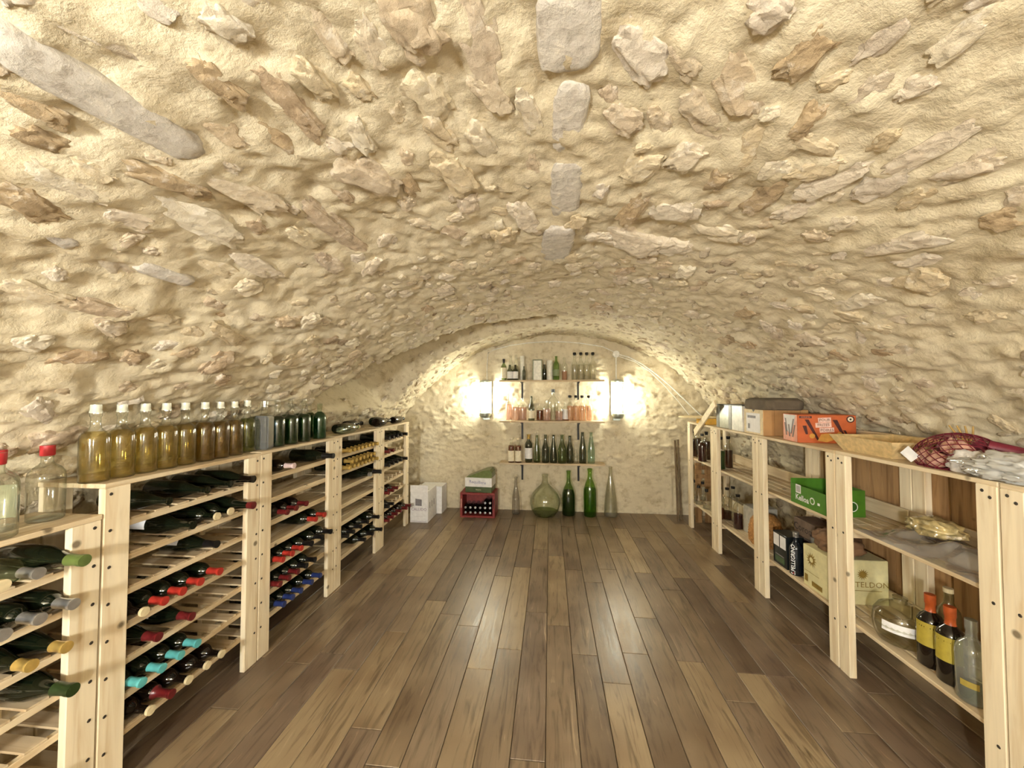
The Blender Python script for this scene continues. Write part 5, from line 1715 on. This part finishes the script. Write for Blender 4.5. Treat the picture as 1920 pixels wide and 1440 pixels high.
# wooden tray with slanted ends
tr = empty('wooden_tray', (1.765, 2.13, TOPZ))
tag(tr, 'pale woven wooden tray with flared sides on the store shelf', 'tray')
bm = bmesh.new()
lo_ = [(-0.13, -0.15), (0.13, -0.15), (0.13, 0.15), (-0.13, 0.15)]
hi_ = [(-0.17, -0.20), (0.17, -0.20), (0.17, 0.20), (-0.17, 0.20)]
TRAY = plain('tray_wood', (212, 186, 136), 0.65, var=0.1, scale=40, bump=0.3)
boxo('bottom', TRAY, tr, (-0.128, -0.148, 0.0), (0.128, 0.148, 0.006), 0)
for i in range(4):
    j = (i + 1) % 4
    bm = bmesh.new()
    ins = lambda p, f: (p[0] * f, p[1] * f)
    q = [(*lo_[i], 0.001), (*lo_[j], 0.001), (*hi_[j], 0.085), (*hi_[i], 0.085)]
    q2 = [(*ins(lo_[i], 0.96), 0.004), (*ins(lo_[j], 0.96), 0.004), (*ins(hi_[j], 0.97), 0.083), (*ins(hi_[i], 0.97), 0.083)]
    a_ = [bm.verts.new(v) for v in q]
    b2_ = [bm.verts.new(v) for v in q2]
    bm.faces.new(a_)
    bm.faces.new(b2_[::-1])
    for k in range(4):
        bm.faces.new((a_[k], a_[(k + 1) % 4], b2_[(k + 1) % 4], b2_[k]))
    link('flared_side', bm_mesh('tray_side', bm), TRAY, tr)

# net of onions/garlic
net = empty('vegetable_net', (1.735, 1.775, TOPZ))
tag(net, 'red-purple mesh net of garlic and onions with a white tag', 'vegetable net')
ONR = plain('onion_purple', (120, 40, 62), 0.35, var=0.25, scale=18)
ONP = plain('garlic_pale', (206, 160, 140), 0.5, var=0.12, scale=18)
oni = lathe_mesh('onion', [(0, 0), (0.018, 0.002), (0.034, 0.016), (0.037, 0.032), (0.028, 0.05), (0.012, 0.062), (0.004, 0.075), (0, 0.078)], 16)
rv = random.Random(8)
for k, (x, y, z, kd) in enumerate([(-0.07, 0.075, 0, 1), (-0.02, 0.03, 0, 0), (-0.085, -0.005, 0, 1), (-0.03, -0.055, 0, 0), (-0.085, -0.085, 0, 1), (0.04, 0.06, 0, 0), (0.045, -0.01, 0, 0), (0.05, -0.085, 0, 0), (-0.03, 0.0, 0.055, 1), (-0.05, -0.06, 0.05, 1), (0.02, -0.05, 0.055, 0), (0.0, 0.05, 0.05, 0)]):
    o = link('garlic_bulb' if kd else 'onion', mesh_with(oni, ONP if kd else ONR), None, net)
    o.location = (x, y, z)
    o.rotation_euler = (rv.uniform(-0.25, 0.25), rv.uniform(-0.25, 0.25), rv.uniform(0, 6))
# net skin: mesh of cords following a lump, gathered tail
cords = []
bm = bmesh.new()


def netpt(u, v):
    """u along y from near to far, v around"""
    yv_ = -0.16 + 0.30 * u
    env = math.sin(PI * min(1, max(0, (u + 0.06) / 1.12))) ** 0.6
    rx, rz = 0.122 * env + 0.008, 0.120 * env + 0.008
    a = v * 2 * PI
    x = rx * math.cos(a)
    z = max(0.002, 0.040 + (rz - 0.02) * math.sin(a))
    return Vector((-0.015 + x, yv_, z))


net_m = plain('net_red', (104, 22, 40), 0.5)
tubes = []
for k in range(22):
    pts = [netpt(u, (k / 22.0 + u * 0.35) % 1.0) for u in np.linspace(0, 1, 15)]
    tubes.append(pts)
    pts = [netpt(u, (k / 22.0 - u * 0.35) % 1.0) for u in np.linspace(0, 1, 15)]
    tubes.append(pts)
for pts in tubes:
    for p, q in zip(pts[:-1], pts[1:]):
        d = (q - p)
        if d.length > 0.12:
            continue
        t_ = d.normalized()
        a = t_.cross(Vector((0.3, 0.2, 1))).normalized() * 0.0018
        b = t_.cross(a).normalized() * 0.0018
        A_ = [bm.verts.new(p + v) for v in (a, b, -a, -b)]
        B_ = [bm.verts.new(q + v) for v in (a, b, -a, -b)]
        for i in range(4):
            bm.faces.new((A_[i], A_[(i + 1) % 4], B_[(i + 1) % 4], B_[i]))
o = link('net_mesh', bm_mesh('net_mesh', bm), net_m, net)
link('net_tail', tube_mesh('net_tail', [(0.0, -0.10, 0.10), (0.05, -0.16, 0.085), (0.10, -0.24, 0.055), (0.14, -0.33, 0.035), (0.15, -0.40, 0.028)], [0.030, 0.024, 0.016, 0.012, 0.016], 10), net_m, net)
for k in range(4):
    link('dry_stalk', tube_mesh('stalk', [(0.03 + 0.01 * k, 0.03, 0.10), (0.030 + 0.010 * k, 0.05 - 0.012 * k, 0.14), (0.022 + 0.014 * k, 0.07 - 0.018 * k, 0.175)], [0.005, 0.004, 0.003], 6), plain('dry_straw', (166, 134, 76), 0.8), net)
tg = patch('paper_tag', PAPER, net, (-0.150, 0.06, 0.048), (0.35, -1, 0), (-0.2, 0, 1), [(-0.032, 0.0), (0.0, -0.038), (0.036, -0.006), (0.004, 0.036)])
# film bag
fb_ = lumpy('film_bag', glass('film_clear', (0.80, 0.82, 0.82), (0.55, 0.58, 0.58), gloss=1.6, haze=0.62), 0.075, 0.16, 0.055, 0.34, 21, 2.4, sub=5)
fb_.location = (1.645, 1.475, TOPZ)
fb_.rotation_euler = (0, 0, 0.15)
tag(fb_, 'crumpled clear and white plastic film bag hanging over the front shelf corner', 'plastic bag')
fb2 = lumpy('film_bag', plain('film_grey', (196, 190, 184), 0.2, spec=0.8, var=0.15, bump=0.6, scale=25), 0.055, 0.055, 0.05, 0.30, 27, 2.6, sub=4)
fb2.location = (1.66, 1.67, TOPZ)
tag(fb2, 'small crumpled greyish film pouch beside the big film bag', 'plastic bag')

# ------------------------------------------------------------------ look-alikes in a row: say which one
ORD = ['first', 'second', 'third', 'fourth', 'fifth', 'sixth', 'seventh', 'eighth']
same = {}
for o in COL.objects:
    if o.parent is None and o.get('group') and o.get('label'):
        same.setdefault(o['label'], []).append(o)
for lb, obs in same.items():
    if len(obs) < 2:
        continue
    p0 = obs[0].location
    if p0.x < -1.4:
        low = p0.y < 1.23
        obs.sort(key=lambda o: -o.location.y if low else o.location.y)
        ref = 'from the taller racks' if low else 'from the low rack'
    elif p0.x > 1.5:
        obs.sort(key=lambda o: -o.location.y)
        ref = 'from the end wall'
    else:
        obs.sort(key=lambda o: o.location.x)
        ref = 'from the wine racks'
    for i, o in enumerate(obs):
        o['label'] = '%s, %s %s' % (lb, ORD[i], ref)
